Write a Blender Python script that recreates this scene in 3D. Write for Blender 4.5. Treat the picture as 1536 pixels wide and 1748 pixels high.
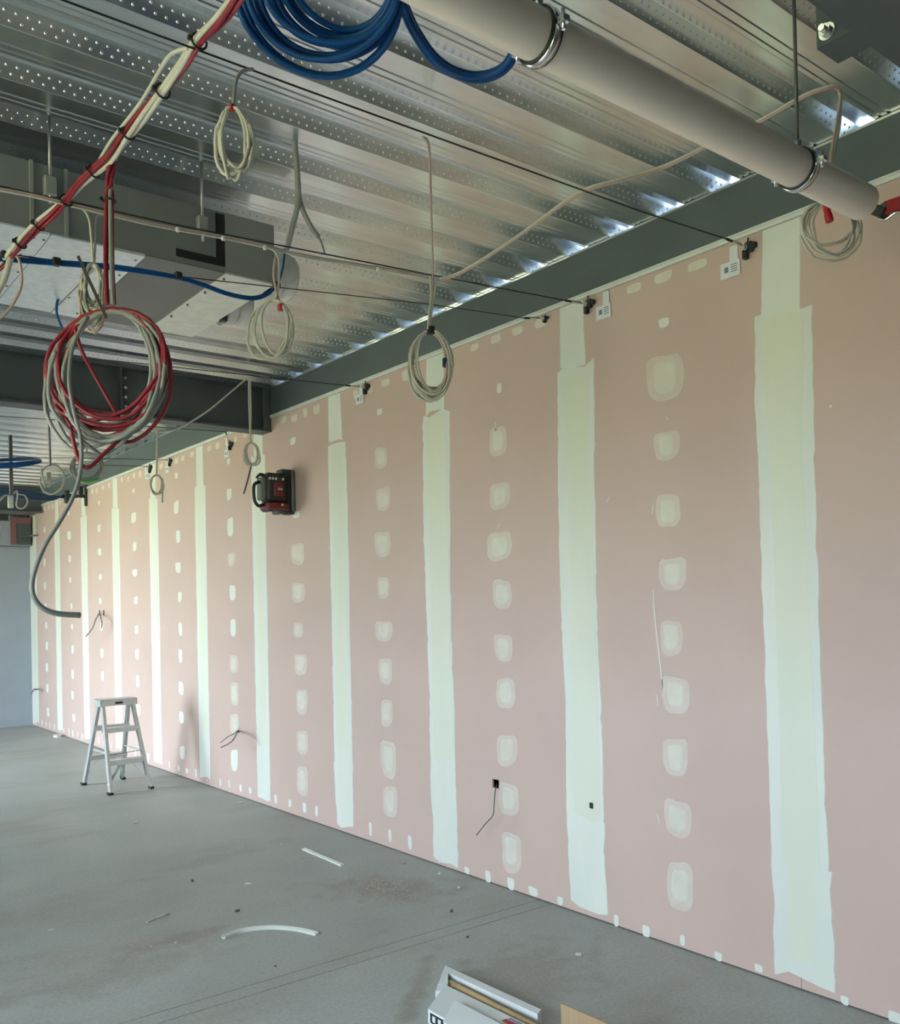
import bpy, math, random
from mathutils import Vector, Matrix
random.seed(7)
for o in list(bpy.data.objects): bpy.data.objects.remove(o)
scene = bpy.context.scene
COL = scene.collection

# ------------------------------------------------------------------ camera
FPX, CX, CY = 1550.0, 768.0, 1024.0          # focal length and optical centre in 1536 x 1748 pixels
CAM = Vector((-3.41, 0.0, 1.594))
YAW, PITCH, ROLL = math.radians(38.16), 0.0090, 0.0212
_Z = Vector((0, 0, 1))
_F0 = Vector((math.sin(YAW), math.cos(YAW), 0)); _R0 = Vector((math.cos(YAW), -math.sin(YAW), 0))
_F = _F0*math.cos(PITCH)+_Z*math.sin(PITCH); _U0 = _Z*math.cos(PITCH)-_F0*math.sin(PITCH)
_R = _R0*math.cos(ROLL)-_U0*math.sin(ROLL); _U = _R0*math.sin(ROLL)+_U0*math.cos(ROLL)
cd = bpy.data.cameras.new('camera'); cam = bpy.data.objects.new('camera', cd); COL.objects.link(cam)
cd.sensor_fit = 'HORIZONTAL'; cd.sensor_width = 36.0; cd.lens = 36.0*FPX/1536.0
cd.shift_y = (CY-874.0)/1536.0; cd.clip_start = 0.05; cd.clip_end = 200
cam.matrix_world = Matrix(((_R.x, _U.x, -_F.x, CAM.x), (_R.y, _U.y, -_F.y, CAM.y), (_R.z, _U.z, -_F.z, CAM.z), (0, 0, 0, 1)))
scene.camera = cam

# ------------------------------------------------------------------ light
scene.view_settings.view_transform = 'Standard'; scene.view_settings.look = 'None'
scene.view_settings.gamma = 1.0; scene.view_settings.use_curve_mapping = False
scene.view_settings.exposure = 1.84
W = bpy.data.worlds.new('sky'); scene.world = W; W.use_nodes = True
bg = W.node_tree.nodes['Background']; bg.inputs['Color'].default_value = (0.76, 0.90, 1.0, 1); bg.inputs['Strength'].default_value = 6.5
XL = -5.2                                     # inner face of the window wall
OPENINGS = [(9.1, 12.0, 0.02, 2.70), (1.7, 3.6, 0.90, 2.40), (-0.40, 0.30, 0.90, 2.15)]   # y0,y1,z0,z1 in that wall; the last one added to brighten the pipe
sd = bpy.data.lights.new('sun', 'SUN'); sd.energy = 8.0; sd.angle = math.radians(3); sd.color = (1.0, 0.96, 0.90)
sun = bpy.data.objects.new('sun', sd); COL.objects.link(sun); sun.location = (-20, 10, 20)
sun.rotation_euler = Vector((0.32, -0.30, -0.90)).to_track_quat('-Z', 'Y').to_euler()
for i, (y0, y1, z0, z1) in enumerate(OPENINGS):
    ld = bpy.data.lights.new('window_portal', 'AREA'); ld.shape = 'RECTANGLE'; ld.size = y1-y0; ld.size_y = z1-z0
    ld.cycles.is_portal = True
    lo = bpy.data.objects.new('window_portal', ld); COL.objects.link(lo)
    lo.matrix_world = Matrix(((0, 0, -1, XL-0.1), (1, 0, 0, (y0+y1)/2), (0, 1, 0, (z0+z1)/2), (0, 0, 0, 1)))

# ------------------------------------------------------------------ pixel -> point helpers
def ray(px, py): return _F+_R*((px-CX)/FPX)-_U*((py-CY)/FPX)
def PX(px, py, x=0.0): d = ray(px, py); return CAM+d*((x-CAM.x)/d.x)
def PY(px, py, y): d = ray(px, py); return CAM+d*((y-CAM.y)/d.y)
def PZ(px, py, z): d = ray(px, py); return CAM+d*((z-CAM.z)/d.z)

# ------------------------------------------------------------------ materials
def mat(name, col, rough=0.6, metal=0.0, col2=None, scale=6.0, detail=4.0, lo=0.35, hi=0.65, bump=0.0, bscale=40.0, spec=0.5, stretch=None, trans=0.0):
    m = bpy.data.materials.new(name); m.use_nodes = True; nt = m.node_tree; b = nt.nodes['Principled BSDF']
    b.inputs['Base Color'].default_value = (*col, 1); b.inputs['Roughness'].default_value = rough
    b.inputs['Metallic'].default_value = metal; b.inputs['Specular IOR Level'].default_value = spec
    tc = nt.nodes.new('ShaderNodeTexCoord'); mp = nt.nodes.new('ShaderNodeMapping'); nt.links.new(tc.outputs['Object'], mp.inputs['Vector'])
    if stretch: mp.inputs['Scale'].default_value = stretch
    n = nt.nodes.new('ShaderNodeTexNoise'); n.inputs['Scale'].default_value = scale; n.inputs['Detail'].default_value = detail
    nt.links.new(mp.outputs['Vector'], n.inputs['Vector'])
    r = nt.nodes.new('ShaderNodeValToRGB'); r.color_ramp.elements[0].position = lo; r.color_ramp.elements[1].position = hi
    c2 = col2 if col2 else tuple(c*0.93 for c in col)
    r.color_ramp.elements[0].color = (*col, 1); r.color_ramp.elements[1].color = (*c2, 1)
    nt.links.new(n.outputs['Fac'], r.inputs['Fac']); nt.links.new(r.outputs['Color'], b.inputs['Base Color'])
    if bump > 0:
        n2 = nt.nodes.new('ShaderNodeTexNoise'); n2.inputs['Scale'].default_value = bscale; n2.inputs['Detail'].default_value = 3
        nt.links.new(mp.outputs['Vector'], n2.inputs['Vector'])
        bp = nt.nodes.new('ShaderNodeBump'); bp.inputs['Strength'].default_value = bump; bp.inputs['Distance'].default_value = 0.01
        nt.links.new(n2.outputs['Fac'], bp.inputs['Height']); nt.links.new(bp.outputs['Normal'], b.inputs['Normal'])
    return m

Y0, YF = -3.0, 14.34                          # room ends
FLO = ((XL-0.2+0.12)/2, (Y0+YF)/2)            # origin of the floor objects
def concrete():
    m = mat('concrete_floor', (0.40, 0.425, 0.415), 0.5, 0, (0.32, 0.345, 0.335), 1.3, 8, 0.3, 0.7, 0.12, 25, 0.4)
    nt = m.node_tree; b = nt.nodes['Principled BSDF']; tc = [n for n in nt.nodes if n.type == 'TEX_COORD'][0]
    base = [n for n in nt.nodes if n.type == 'VALTORGB'][0]
    # dusty plaster stains and scuffed trails
    n = nt.nodes.new('ShaderNodeTexNoise'); n.inputs['Scale'].default_value = 0.9; n.inputs['Detail'].default_value = 10; n.inputs['Roughness'].default_value = 0.65
    mp = nt.nodes.new('ShaderNodeMapping'); mp.inputs['Scale'].default_value = (0.8, 1.7, 1); mp.inputs['Location'].default_value = (3.1, 1.7, 0)
    nt.links.new(tc.outputs['Object'], mp.inputs['Vector']); nt.links.new(mp.outputs['Vector'], n.inputs['Vector'])
    r = nt.nodes.new('ShaderNodeValToRGB'); r.color_ramp.elements[0].position = 0.50; r.color_ramp.elements[1].position = 0.70
    r.color_ramp.elements[0].color = (0, 0, 0, 1); r.color_ramp.elements[1].color = (0.75, 0.75, 0.75, 1)
    nt.links.new(n.outputs['Fac'], r.inputs['Fac'])
    mx = nt.nodes.new('ShaderNodeMixRGB'); mx.inputs['Color2'].default_value = (0.285, 0.255, 0.225, 1)
    nt.links.new(r.outputs['Color'], mx.inputs['Fac']); nt.links.new(base.outputs['Color'], mx.inputs['Color1'])
    # three dusty smudges with ragged outlines: centre x, y, half length, half width, turn, strength
    last = mx; nz = nt.nodes.new('ShaderNodeTexNoise'); nz.inputs['Scale'].default_value = 7; nz.inputs['Detail'].default_value = 6
    nt.links.new(tc.outputs['Object'], nz.inputs['Vector'])
    for cx_, cy_, ra, rb_, turn, fac in ((-1.72, 4.35, 0.34, 0.10, 0.15, 0.55), (-1.25, 3.05, 0.55, 0.05, 0.75, 0.5), (-0.50, 4.32, 0.42, 0.20, -0.7, 0.5), (-2.1, 4.1, 0.5, 0.16, 0.1, 0.35), (-1.0, 5.6, 0.6, 0.12, 0.2, 0.3), (-0.75, 2.9, 0.5, 0.3, 0.3, 0.4)):
        mpp = nt.nodes.new('ShaderNodeMapping'); mpp.vector_type = 'TEXTURE'
        mpp.inputs['Location'].default_value = (cx_-FLO[0], cy_-FLO[1], 0); mpp.inputs['Rotation'].default_value = (0, 0, turn); mpp.inputs['Scale'].default_value = (ra, rb_, 1)
        sx = nt.nodes.new('ShaderNodeVectorMath'); sx.operation = 'MULTIPLY'; sx.inputs[1].default_value = (1, 1, 0)
        nt.links.new(tc.outputs['Object'], sx.inputs[0]); nt.links.new(sx.outputs['Vector'], mpp.inputs['Vector'])
        ln_ = nt.nodes.new('ShaderNodeVectorMath'); ln_.operation = 'LENGTH'; nt.links.new(mpp.outputs['Vector'], ln_.inputs[0])
        ad = nt.nodes.new('ShaderNodeMath'); ad.operation = 'MULTIPLY_ADD'; ad.inputs[1].default_value = 3.2
        nt.links.new(nz.outputs['Fac'], ad.inputs[0]); nt.links.new(ln_.outputs['Value'], ad.inputs[2])
        mr = nt.nodes.new('ShaderNodeMapRange'); mr.inputs['From Min'].default_value = 2.0; mr.inputs['From Max'].default_value = 2.75; mr.inputs['To Min'].default_value = fac; mr.inputs['To Max'].default_value = 0.0
        nt.links.new(ad.outputs['Value'], mr.inputs['Value'])
        m4 = nt.nodes.new('ShaderNodeMixRGB'); m4.inputs['Color2'].default_value = (0.235, 0.205, 0.175, 1)
        nt.links.new(mr.outputs['Result'], m4.inputs['Fac']); nt.links.new(last.outputs['Color'], m4.inputs['Color1']); last = m4
    mx = last
    # fine speckle
    n3 = nt.nodes.new('ShaderNodeTexNoise'); n3.inputs['Scale'].default_value = 60; n3.inputs['Detail'].default_value = 4
    nt.links.new(tc.outputs['Object'], n3.inputs['Vector'])
    r3 = nt.nodes.new('ShaderNodeValToRGB'); r3.color_ramp.elements[0].position = 0.3; r3.color_ramp.elements[1].position = 0.7
    r3.color_ramp.elements[0].color = (0.86, 0.86, 0.86, 1); r3.color_ramp.elements[1].color = (1.08, 1.08, 1.08, 1)
    nt.links.new(n3.outputs['Fac'], r3.inputs['Fac'])
    m2 = nt.nodes.new('ShaderNodeMixRGB'); m2.blend_type = 'MULTIPLY'; m2.inputs['Fac'].default_value = 1
    nt.links.new(mx.outputs['Color'], m2.inputs['Color1']); nt.links.new(r3.outputs['Color'], m2.inputs['Color2'])
    nt.links.new(m2.outputs['Color'], b.inputs['Base Color'])
    return m

M = dict(
    concrete=concrete(),
    pit=mat('dark_gap', (0.03, 0.03, 0.03), 0.9),
    pink=mat('pink_plasterboard_paper', (0.60, 0.455, 0.415), 0.85, 0, (0.565, 0.425, 0.385), 2.0, 6, 0.3, 0.7, 0.03, 120, 0.25),
    greyboard=mat('grey_plasterboard_paper', (0.31, 0.34, 0.385), 0.85, 0, (0.285, 0.315, 0.36), 2.0, 5),
    comp=mat('joint_compound', (0.74, 0.76, 0.705), 0.8, 0, (0.67, 0.705, 0.66), 5, 5, 0.3, 0.7, 0.06, 30, 0.3, (1, 1, 0.25)),
    comp2=mat('joint_compound_cream', (0.73, 0.745, 0.645), 0.8, 0, (0.68, 0.705, 0.61), 4, 5, 0.3, 0.7, 0.06, 30, 0.3, (1, 1, 0.2)),
    compin=mat('thin_compound_fill', (0.69, 0.66, 0.58), 0.85, 0, (0.65, 0.61, 0.535), 14, 4, 0.35, 0.65),
    compthin=mat('thin_compound_smear', (0.655, 0.575, 0.52), 0.85, 0, (0.63, 0.53, 0.48), 14, 4, 0.35, 0.65),
    trim=mat('white_trim', (0.70, 0.72, 0.70), 0.5, 0, (0.62, 0.64, 0.62), 9, 3),
    galv=mat('galvanised_deck', (0.86, 0.90, 0.92), 0.23, 0.94, (0.70, 0.75, 0.775), 5, 6, 0.3, 0.7, 0.02, 30, 0.5, (0.3, 3, 3)),
    steel=mat('grey_green_primer', (0.100, 0.126, 0.134), 0.55, 0.0, (0.086, 0.108, 0.115), 3, 5),
    dark=mat('dark_grey_primer', (0.082, 0.097, 0.112), 0.55, 0.0, (0.068, 0.081, 0.094), 3, 5),
    zinc=mat('zinc_plated', (0.62, 0.63, 0.63), 0.3, 0.9),
    chrome=mat('bright_zinc_band', (0.75, 0.75, 0.75), 0.18, 1.0),
    foil=mat('duct_foil', (0.74, 0.77, 0.80), 0.38, 0.55, (0.62, 0.66, 0.70), 30, 5, 0.35, 0.65, 0.1, 60),
    foilw=mat('duct_foil_warm', (0.74, 0.74, 0.69), 0.5, 0.35, (0.66, 0.66, 0.61), 20, 5, 0.35, 0.65, 0.08, 60),
    ductg=mat('duct_grey', (0.27, 0.29, 0.295), 0.45, 0.1, (0.24, 0.26, 0.265), 3, 4),
    ductb=mat('duct_grey_bottom', (0.15, 0.15, 0.15), 0.5, 0.1, (0.13, 0.13, 0.13), 3, 4),
    black=mat('black_rubber', (0.012, 0.012, 0.013), 0.5),
    blackp=mat('black_plastic', (0.02, 0.022, 0.023), 0.4),
    red=mat('red_cable', (0.27, 0.009, 0.028), 0.45, 0, (0.21, 0.007, 0.022), 20, 3),
    redtape=mat('red_tape', (0.42, 0.012, 0.02), 0.45),
    laserred=mat('red_plastic', (0.16, 0.016, 0.018), 0.4),
    damper=mat('hazy_red_paint', (0.24, 0.10, 0.11), 0.7),  # red dulled so the distance haze is put into the colour
    navy=mat('navy_cable', (0.012, 0.045, 0.12), 0.45),
    tail=mat('grey_sheath', (0.22, 0.23, 0.22), 0.5),
    white=mat('white_cable', (0.58, 0.57, 0.51), 0.45, 0, (0.52, 0.51, 0.455), 15, 3),
    pinkc=mat('pinkish_cable', (0.50, 0.38, 0.35), 0.45, 0, (0.45, 0.34, 0.31), 15, 3),
    grey=mat('grey_cable', (0.28, 0.29, 0.27), 0.45, 0, (0.235, 0.25, 0.235), 15, 3),
    dgrey=mat('dark_grey_cable', (0.13, 0.135, 0.13), 0.45, 0, (0.11, 0.115, 0.11), 15, 3),
    blue=mat('blue_cable', (0.003, 0.072, 0.27), 0.42, 0, (0.003, 0.056, 0.215), 15, 3, spec=0.3),
    bluetape=mat('dark_blue_tape', (0.01, 0.025, 0.10), 0.4),
    green=mat('green_cable', (0.06, 0.42, 0.10), 0.4),
    pvc=mat('white_pvc_pipe', (0.86, 0.76, 0.70), 0.36, 0, (0.80, 0.71, 0.655), 2.5, 4),
    alu=mat('aluminium', (0.70, 0.72, 0.72), 0.36, 0.75, (0.62, 0.64, 0.64), 10, 3),
    wood=mat('cardboard_tube', (0.50, 0.36, 0.19), 0.7, 0, (0.44, 0.31, 0.16), 12, 4, stretch=(8, 1, 8)),
    card=mat('brown_cardboard', (0.42, 0.29, 0.17), 0.8, 0, (0.37, 0.25, 0.145), 14, 3, stretch=(6, 6, 0.4)),
    carton=mat('white_cardboard', (0.72, 0.77, 0.80), 0.6, 0, (0.66, 0.70, 0.73), 4, 3),
    plastic=mat('white_plastic_strip', (0.76, 0.78, 0.74), 0.4),
    paper=mat('white_tag', (0.72, 0.74, 0.78), 0.5),
    ink=mat('blue_grey_ink', (0.16, 0.20, 0.30), 0.6),
    inkred=mat('red_ink', (0.45, 0.05, 0.07), 0.6),
    dust=mat('pink_plaster_dust', (0.40, 0.35, 0.31), 0.95, 0, (0.33, 0.295, 0.26), 30, 4),
    chip=mat('plaster_chip', (0.66, 0.65, 0.60), 0.9),
    dirt=mat('dark_chip', (0.13, 0.12, 0.10), 0.9),
    grass=mat('lawn', (0.35, 0.31, 0.15), 0.9, 0, (0.30, 0.28, 0.13), 0.8, 6),
    blank=mat('plain_plaster_wall', (0.62, 0.62, 0.60), 0.85),
)

# ------------------------------------------------------------------ mesh building
WLOC = {}
class MB:
    def __init__(s): s.v = []; s.f = []; s.mi = []; s.sm = []
    def add(s, vs, fs, mi=0, sm=False):
        o = len(s.v); s.v += [Vector(v) for v in vs]
        for f in fs: s.f.append(tuple(i+o for i in f)); s.mi.append(mi); s.sm.append(sm)
        return s
    def box(s, x0, x1, y0, y1, z0, z1, mi=0):
        vs = [(x, y, z) for x in (x0, x1) for y in (y0, y1) for z in (z0, z1)]
        return s.add(vs, [(0, 1, 3, 2), (4, 6, 7, 5), (0, 4, 5, 1), (2, 3, 7, 6), (0, 2, 6, 4), (1, 5, 7, 3)], mi)
    def cbox(s, x0, x1, y0, y1, z0, z1, c=0.006, mi=0):   # box with chamfered edges
        vs = []; idx = {}
        for i, x in enumerate((x0, x1)):
            for j, y in enumerate((y0, y1)):
                for k, z in enumerate((z0, z1)):
                    dx, dy, dz = (c, -c)[i], (c, -c)[j], (c, -c)[k]
                    for a, p in enumerate(((x, y+dy, z+dz), (x+dx, y, z+dz), (x+dx, y+dy, z))):
                        idx[i, j, k, a] = len(vs); vs.append(p)
        fs = []
        for i in (0, 1):
            fs.append([idx[i, 0, 0, 0], idx[i, 1, 0, 0], idx[i, 1, 1, 0], idx[i, 0, 1, 0]])
            fs.append([idx[0, i, 0, 1], idx[1, i, 0, 1], idx[1, i, 1, 1], idx[0, i, 1, 1]])
            fs.append([idx[0, 0, i, 2], idx[1, 0, i, 2], idx[1, 1, i, 2], idx[0, 1, i, 2]])
        for i in (0, 1):
            for j in (0, 1):
                fs.append([idx[i, j, 0, 0], idx[i, j, 1, 0], idx[i, j, 1, 1], idx[i, j, 0, 1]])
                fs.append([idx[i, 0, j, 0], idx[i, 1, j, 0], idx[i, 1, j, 2], idx[i, 0, j, 2]])
                fs.append([idx[0, i, j, 1], idx[1, i, j, 1], idx[1, i, j, 2], idx[0, i, j, 2]])
        for i in (0, 1):
            for j in (0, 1):
                for k in (0, 1): fs.append([idx[i, j, k, 0], idx[i, j, k, 1], idx[i, j, k, 2]])
        cen = Vector(((x0+x1)/2, (y0+y1)/2, (z0+z1)/2)); out = []
        for f in fs:
            p = [Vector(vs[q]) for q in f]; n = (p[1]-p[0]).cross(p[2]-p[0])
            out.append(f if n.dot(sum(p, Vector())/len(p)-cen) > 0 else f[::-1])
        return s.add(vs, out, mi)
    def bar(s, a, b, w, h, up=(0, 0, 1), mi=0):            # rectangular bar from a to b
        a = Vector(a); b = Vector(b); t = (b-a).normalized(); up = Vector(up); sd_ = t.cross(up)
        if sd_.length < 1e-4: sd_ = t.cross(Vector((1, 0, 0)))
        sd_.normalize(); up = sd_.cross(t).normalized()
        vs = [p+sd_*(i*w/2)+up*(j*h/2) for p in (a, b) for i in (-1, 1) for j in (-1, 1)]
        return s.add(vs, [(0, 2, 3, 1), (4, 5, 7, 6), (0, 1, 5, 4), (2, 6, 7, 3), (0, 4, 6, 2), (1, 3, 7, 5)], mi)
    def tube(s, pts, r, n=6, mi=0, closed=False, caps=True):
        pts = [Vector(p) for p in pts]; m = len(pts); rr = r if isinstance(r, (list, tuple)) else [r]*m
        vs = []; up = None
        for i, p in enumerate(pts):
            if closed: t = pts[(i+1) % m]-pts[i-1]
            else: t = pts[min(i+1, m-1)]-pts[max(i-1, 0)]
            t.normalize()
            if up is None:
                up = t.orthogonal().normalized()
            up = (up-t*up.dot(t)); up = up.normalized() if up.length > 1e-6 else t.orthogonal().normalized()
            sd_ = t.cross(up)
            for k in range(n):
                a = 2*math.pi*k/n; vs.append(p+(up*math.cos(a)+sd_*math.sin(a))*rr[i])
        fs = []
        for i in range(m if closed else m-1):
            i2 = (i+1) % m
            for k in range(n): fs.append((i*n+k, i*n+(k+1) % n, i2*n+(k+1) % n, i2*n+k))
        s.add(vs, fs, mi, True)
        if caps and not closed:
            o = len(s.v)-len(vs)
            s.f.append(tuple(o+k for k in range(n))[::-1]); s.mi.append(mi); s.sm.append(False)
            s.f.append(tuple(o+(m-1)*n+k for k in range(n))); s.mi.append(mi); s.sm.append(False)
        return s
    def prism(s, poly, d, mi=0):                           # polygon (3D points) extruded by vector d
        poly = [Vector(p) for p in poly]; d = Vector(d); n = len(poly)
        vs = poly+[p+d for p in poly]
        fs = [tuple(range(n))[::-1], tuple(range(n, 2*n))]+[(i, (i+1) % n, n+(i+1) % n, n+i) for i in range(n)]
        return s.add(vs, fs, mi)
    def mesh(s, name, mats, origin):
        me = bpy.data.meshes.new(name); me.from_pydata([v-origin for v in s.v], [], s.f)
        for m in (mats if isinstance(mats, (list, tuple)) else [mats]): me.materials.append(m)
        me.polygons.foreach_set('material_index', s.mi); me.polygons.foreach_set('use_smooth', s.sm)
        me.update(); return me
    def build(s, name, mats, parent=None, origin=None):
        if parent is not None: org = WLOC[parent]
        elif origin is not None: org = Vector(origin)
        else:
            xs = [v.x for v in s.v]; ys = [v.y for v in s.v]; zs = [v.z for v in s.v]
            org = Vector(((min(xs)+max(xs))/2, (min(ys)+max(ys))/2, min(zs)))
        o = bpy.data.objects.new(name, s.mesh(name, mats, org)); COL.objects.link(o)
        if parent is not None: o.parent = parent
        else: o.location = org
        WLOC[o] = org
        return o

def tag(o, label=None, cat=None, group=None, kind=None):
    if label: o['label'] = label
    if cat: o['category'] = cat
    if group: o['group'] = group
    if kind: o['kind'] = kind
    return o
def thing(name, loc, label, cat, group=None, kind=None):
    o = bpy.data.objects.new(name, None); COL.objects.link(o); o.location = loc; o.empty_display_size = 0.05
    WLOC[o] = Vector(loc); return tag(o, label, cat, group, kind)
def copy_part(src, parent, delta):
    c = src.copy(); COL.objects.link(c); c.parent = parent; c.location = Vector(src.location)+Vector(delta); return c

def spline(pts, k=6):
    pts = [Vector(p) for p in pts]; n = len(pts); out = []
    for i in range(n-1):
        p0 = pts[max(i-1, 0)]; p1 = pts[i]; p2 = pts[i+1]; p3 = pts[min(i+2, n-1)]
        for j in range(k):
            t = j/k
            out.append(0.5*((2*p1)+(p2-p0)*t+(2*p0-5*p1+4*p2-p3)*t*t+(3*p1-p0-3*p2+p3)*t*t*t))
    out.append(pts[-1]); return out
def path(px, k=6): return spline([PY(a, b, y) for a, b, y in px], k)
def cable(name, px, r, m, label, cat='cable', group=None, k=6, n=6):
    o = MB().tube(path(px, k), r, n).build(name, m); return tag(o, label, cat, group)
def strand(center, ang0, twist, rad, wob=0.0, seed=0):
    rnd = random.Random(seed); ph = rnd.random()*6.28; out = []; L = 0
    for i, p in enumerate(center):
        t = (center[min(i+1, len(center)-1)]-center[max(i-1, 0)]).normalized()
        if i: L += (p-center[i-1]).length
        a = t.cross(Vector((0, 0, 1)));
        if a.length < 0.05: a = t.cross(Vector((0.3, 1, 0)))
        a.normalize(); b = a.cross(t); an = ang0+twist*L
        q = rad*(1+wob*math.sin(L*9+ph))
        out.append(p+a*(math.cos(an)*q)+b*(math.sin(an)*q))
    return out

# ================================================================== SETTING
Y0, YF = -3.0, 14.34
ZD = 3.410                                    # underside of the deck flanges
ZT = 3.155                                    # top of the boarded wall
# --- floor: slab strips with two saw cuts
flo = MB().box(XL-0.2, 0.12, Y0-0.2, YF+0.2, -0.30, -0.012).build('floor', M['pit']); tag(flo, kind='structure', label='grey concrete floor slab with saw cut joints')
for a, b in ((Y0-0.2, 3.5155), (3.5205, 3.6105), (3.6155, YF+0.2)):
    MB().box(XL-0.2, 0.012, a, b, -0.05, 0.0).build('slab', M['concrete'], flo)
# --- right wall
STUD = 0.10
CUTS = []                                     # y0,y1,z0,z1 holes cut through the boards
def cut(px, py, w, h):
    p = PX(px, py); CUTS.append((p.y-w/2, p.y+w/2, p.z-h/2, p.z+h/2)); return p
c_a = cut(846, 1338, 0.058, 0.050); c_b = cut(1010, 1375, 0.026, 0.030); c_c = cut(405, 1245, 0.075, 0.055)
c_d = cut(170, 1046, 0.05, 0.06); c_e = cut(177, 1046, 0.05, 0.06); c_f = cut(61, 1177, 0.10, 0.05)
wall = MB().box(STUD, STUD+0.03, Y0-0.2, YF+0.2, -0.1, ZT).build('wall_right', M['pit']); tag(wall, kind='structure', label='long pink plasterboard wall with white taped joints')
JY = [2.066+1.2025*k for k in range(-4, 11)]
def board(y0, y1):
    z0, z1, t = 0.006, ZT-0.002, 0.013
    y0 += 0.0008; y1 -= 0.0008
    cs = [c for c in CUTS if c[0] > y0 and c[1] < y1]
    ys = sorted({y0, y1, *[v for c in cs for v in c[:2]]}); zs = sorted({z0, z1, *[v for c in cs for v in c[2:]]})
    mb = MB()
    def inhole(y, z): return any(c[0] < y < c[1] and c[2] < z < c[3] for c in cs)
    for i in range(len(ys)-1):
        for j in range(len(zs)-1):
            if inhole((ys[i]+ys[i+1])/2, (zs[j]+zs[j+1])/2): continue
            mb.add([(0, ys[i], zs[j]), (0, ys[i+1], zs[j]), (0, ys[i+1], zs[j+1]), (0, ys[i], zs[j+1])], [(3, 2, 1, 0)])
            mb.add([(t, ys[i], zs[j]), (t, ys[i+1], zs[j]), (t, ys[i+1], zs[j+1]), (t, ys[i], zs[j+1])], [(0, 1, 2, 3)])
    for c in cs+[(y0, y1, z0, z1)]:
        a, b, d, e = c
        mb.add([(0, a, d), (t, a, d), (t, b, d), (0, b, d), (0, a, e), (t, a, e), (t, b, e), (0, b, e)],
               [(0, 1, 2, 3), (4, 5, 6, 7), (0, 1, 5, 4), (3, 2, 6, 7)])
    mb.build('plasterboard', M['pink'], wall)
for k in range(3, len(JY)-1): board(JY[k], JY[k+1])
board(JY[-1], YF-0.002)
tag(MB().box(0.0, STUD, Y0, JY[3]-0.001, -0.05, ZT).build('wall_reflection_blocker', M['dark']), kind='structure', label='unseen dark wall added to darken the deck reflections')  # added out of view, dark so the deck webs reflect less light
# joint compound stripes: (pixel height, left, right) edges of the coats of the four nearest joints
def coat(zl, name, m, th, seed, jag=0.006, clean=False):
    # zl: list of (z, ya, yb), top to bottom
    rnd = random.Random(seed); zs = []; n = 0
    rows = []
    for (za, a0, b0), (zb, a1, b1) in zip(zl[:-1], zl[1:]):
        k = max(1, int(abs(za-zb)/0.035))
        for j in range(k):
            t = j/k; rows.append((za+(zb-za)*t, a0+(a1-a0)*t, b0+(b1-b0)*t))
    rows.append(zl[-1])
    wa = wb = 0
    vs = []; fs = []
    for i, (z, a, b) in enumerate(rows):
        wa = wa*0.7+rnd.uniform(-jag, jag)*0.5; wb = wb*0.7+rnd.uniform(-jag, jag)*0.5
        a2 = a+wa+(rnd.uniform(-jag, jag) if rnd.random() < 0.12 else 0); b2 = b+wb+(rnd.uniform(-jag, jag) if rnd.random() < 0.12 else 0)
        e = 0.25*(b2-a2)
        zj = [rnd.uniform(-0.02, 0.02) if (i == len(rows)-1 or (i == 0 and not clean)) else 0 for _ in range(6)]
        vs += [(0.0, a2-0.001, z+zj[0]), (-th*0.7, a2+0.002, z+zj[0]), (-th, a2+e, z+zj[2]), (-th, b2-e, z+zj[3]), (-th*0.7, b2-0.002, z+zj[5]), (0.0, b2+0.001, z+zj[5])]
        if i:
            o = (i-1)*6
            for q in range(5): fs.append((o+q, o+q+1, o+6+q+1, o+6+q))
    return MB().add(vs, fs, 0, False).build(name, m, wall)
def pxrows(rows): # (py, pxleft, pxright) -> (z, y far, y near)
    out = []
    for py, l, r in rows:
        pl, pr = PX(l, py), PX(r, py); out.append(((pl.z+pr.z)/2, pr.y, pl.y))
    return out
near = {
    4: (pxrows([(385, 1301, 1365), (540, 1299, 1366)]), pxrows([(530, 1289, 1387), (680, 1289, 1389), (790, 1295, 1390), (1000, 1301, 1396), (1200, 1308, 1402), (1440, 1316, 1412), (1500, 1318, 1413)]),
        pxrows([(1472, 1317, 1420), (1560, 1320, 1422), (1672, 1322, 1424)]), pxrows([(540, 1300, 1372), (800, 1315, 1370), (1000, 1322, 1380), (1250, 1330, 1392), (1480, 1335, 1400), (1640, 1337, 1402)])),
    5: (pxrows([(528, 956, 995), (625, 957, 999)]), pxrows([(625, 952, 1014), (790, 952, 1015), (1000, 956, 1017), (1200, 964, 1026), (1395, 968, 1030), (1430, 969, 1031)]),
        pxrows([(1395, 968, 1031), (1480, 971, 1034), (1552, 973, 1038)]), pxrows([(640, 965, 1003), (800, 968, 1008), (1100, 976, 1018), (1395, 980, 1026)])),
    6: (pxrows([(618, 728, 757), (705, 727, 758)]), pxrows([(704, 722, 768), (860, 722, 768), (1000, 726, 768), (1180, 733, 774), (1330, 735, 778), (1360, 736, 778)]),
        pxrows([(1335, 735, 779), (1400, 738, 780), (1470, 740, 781)]), pxrows([(712, 733, 760), (900, 734, 763), (1300, 741, 774)])),
    7: (pxrows([(682, 560, 580), (755, 561, 584)]), pxrows([(755, 560, 590), (900, 563, 594), (1100, 567, 598), (1300, 571, 602), (1330, 572, 602)]),
        pxrows([(1300, 570, 602), (1360, 573, 603), (1412, 576, 604)]), pxrows([(765, 566, 584), (900, 568, 589), (1280, 574, 598)])),
}
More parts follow.
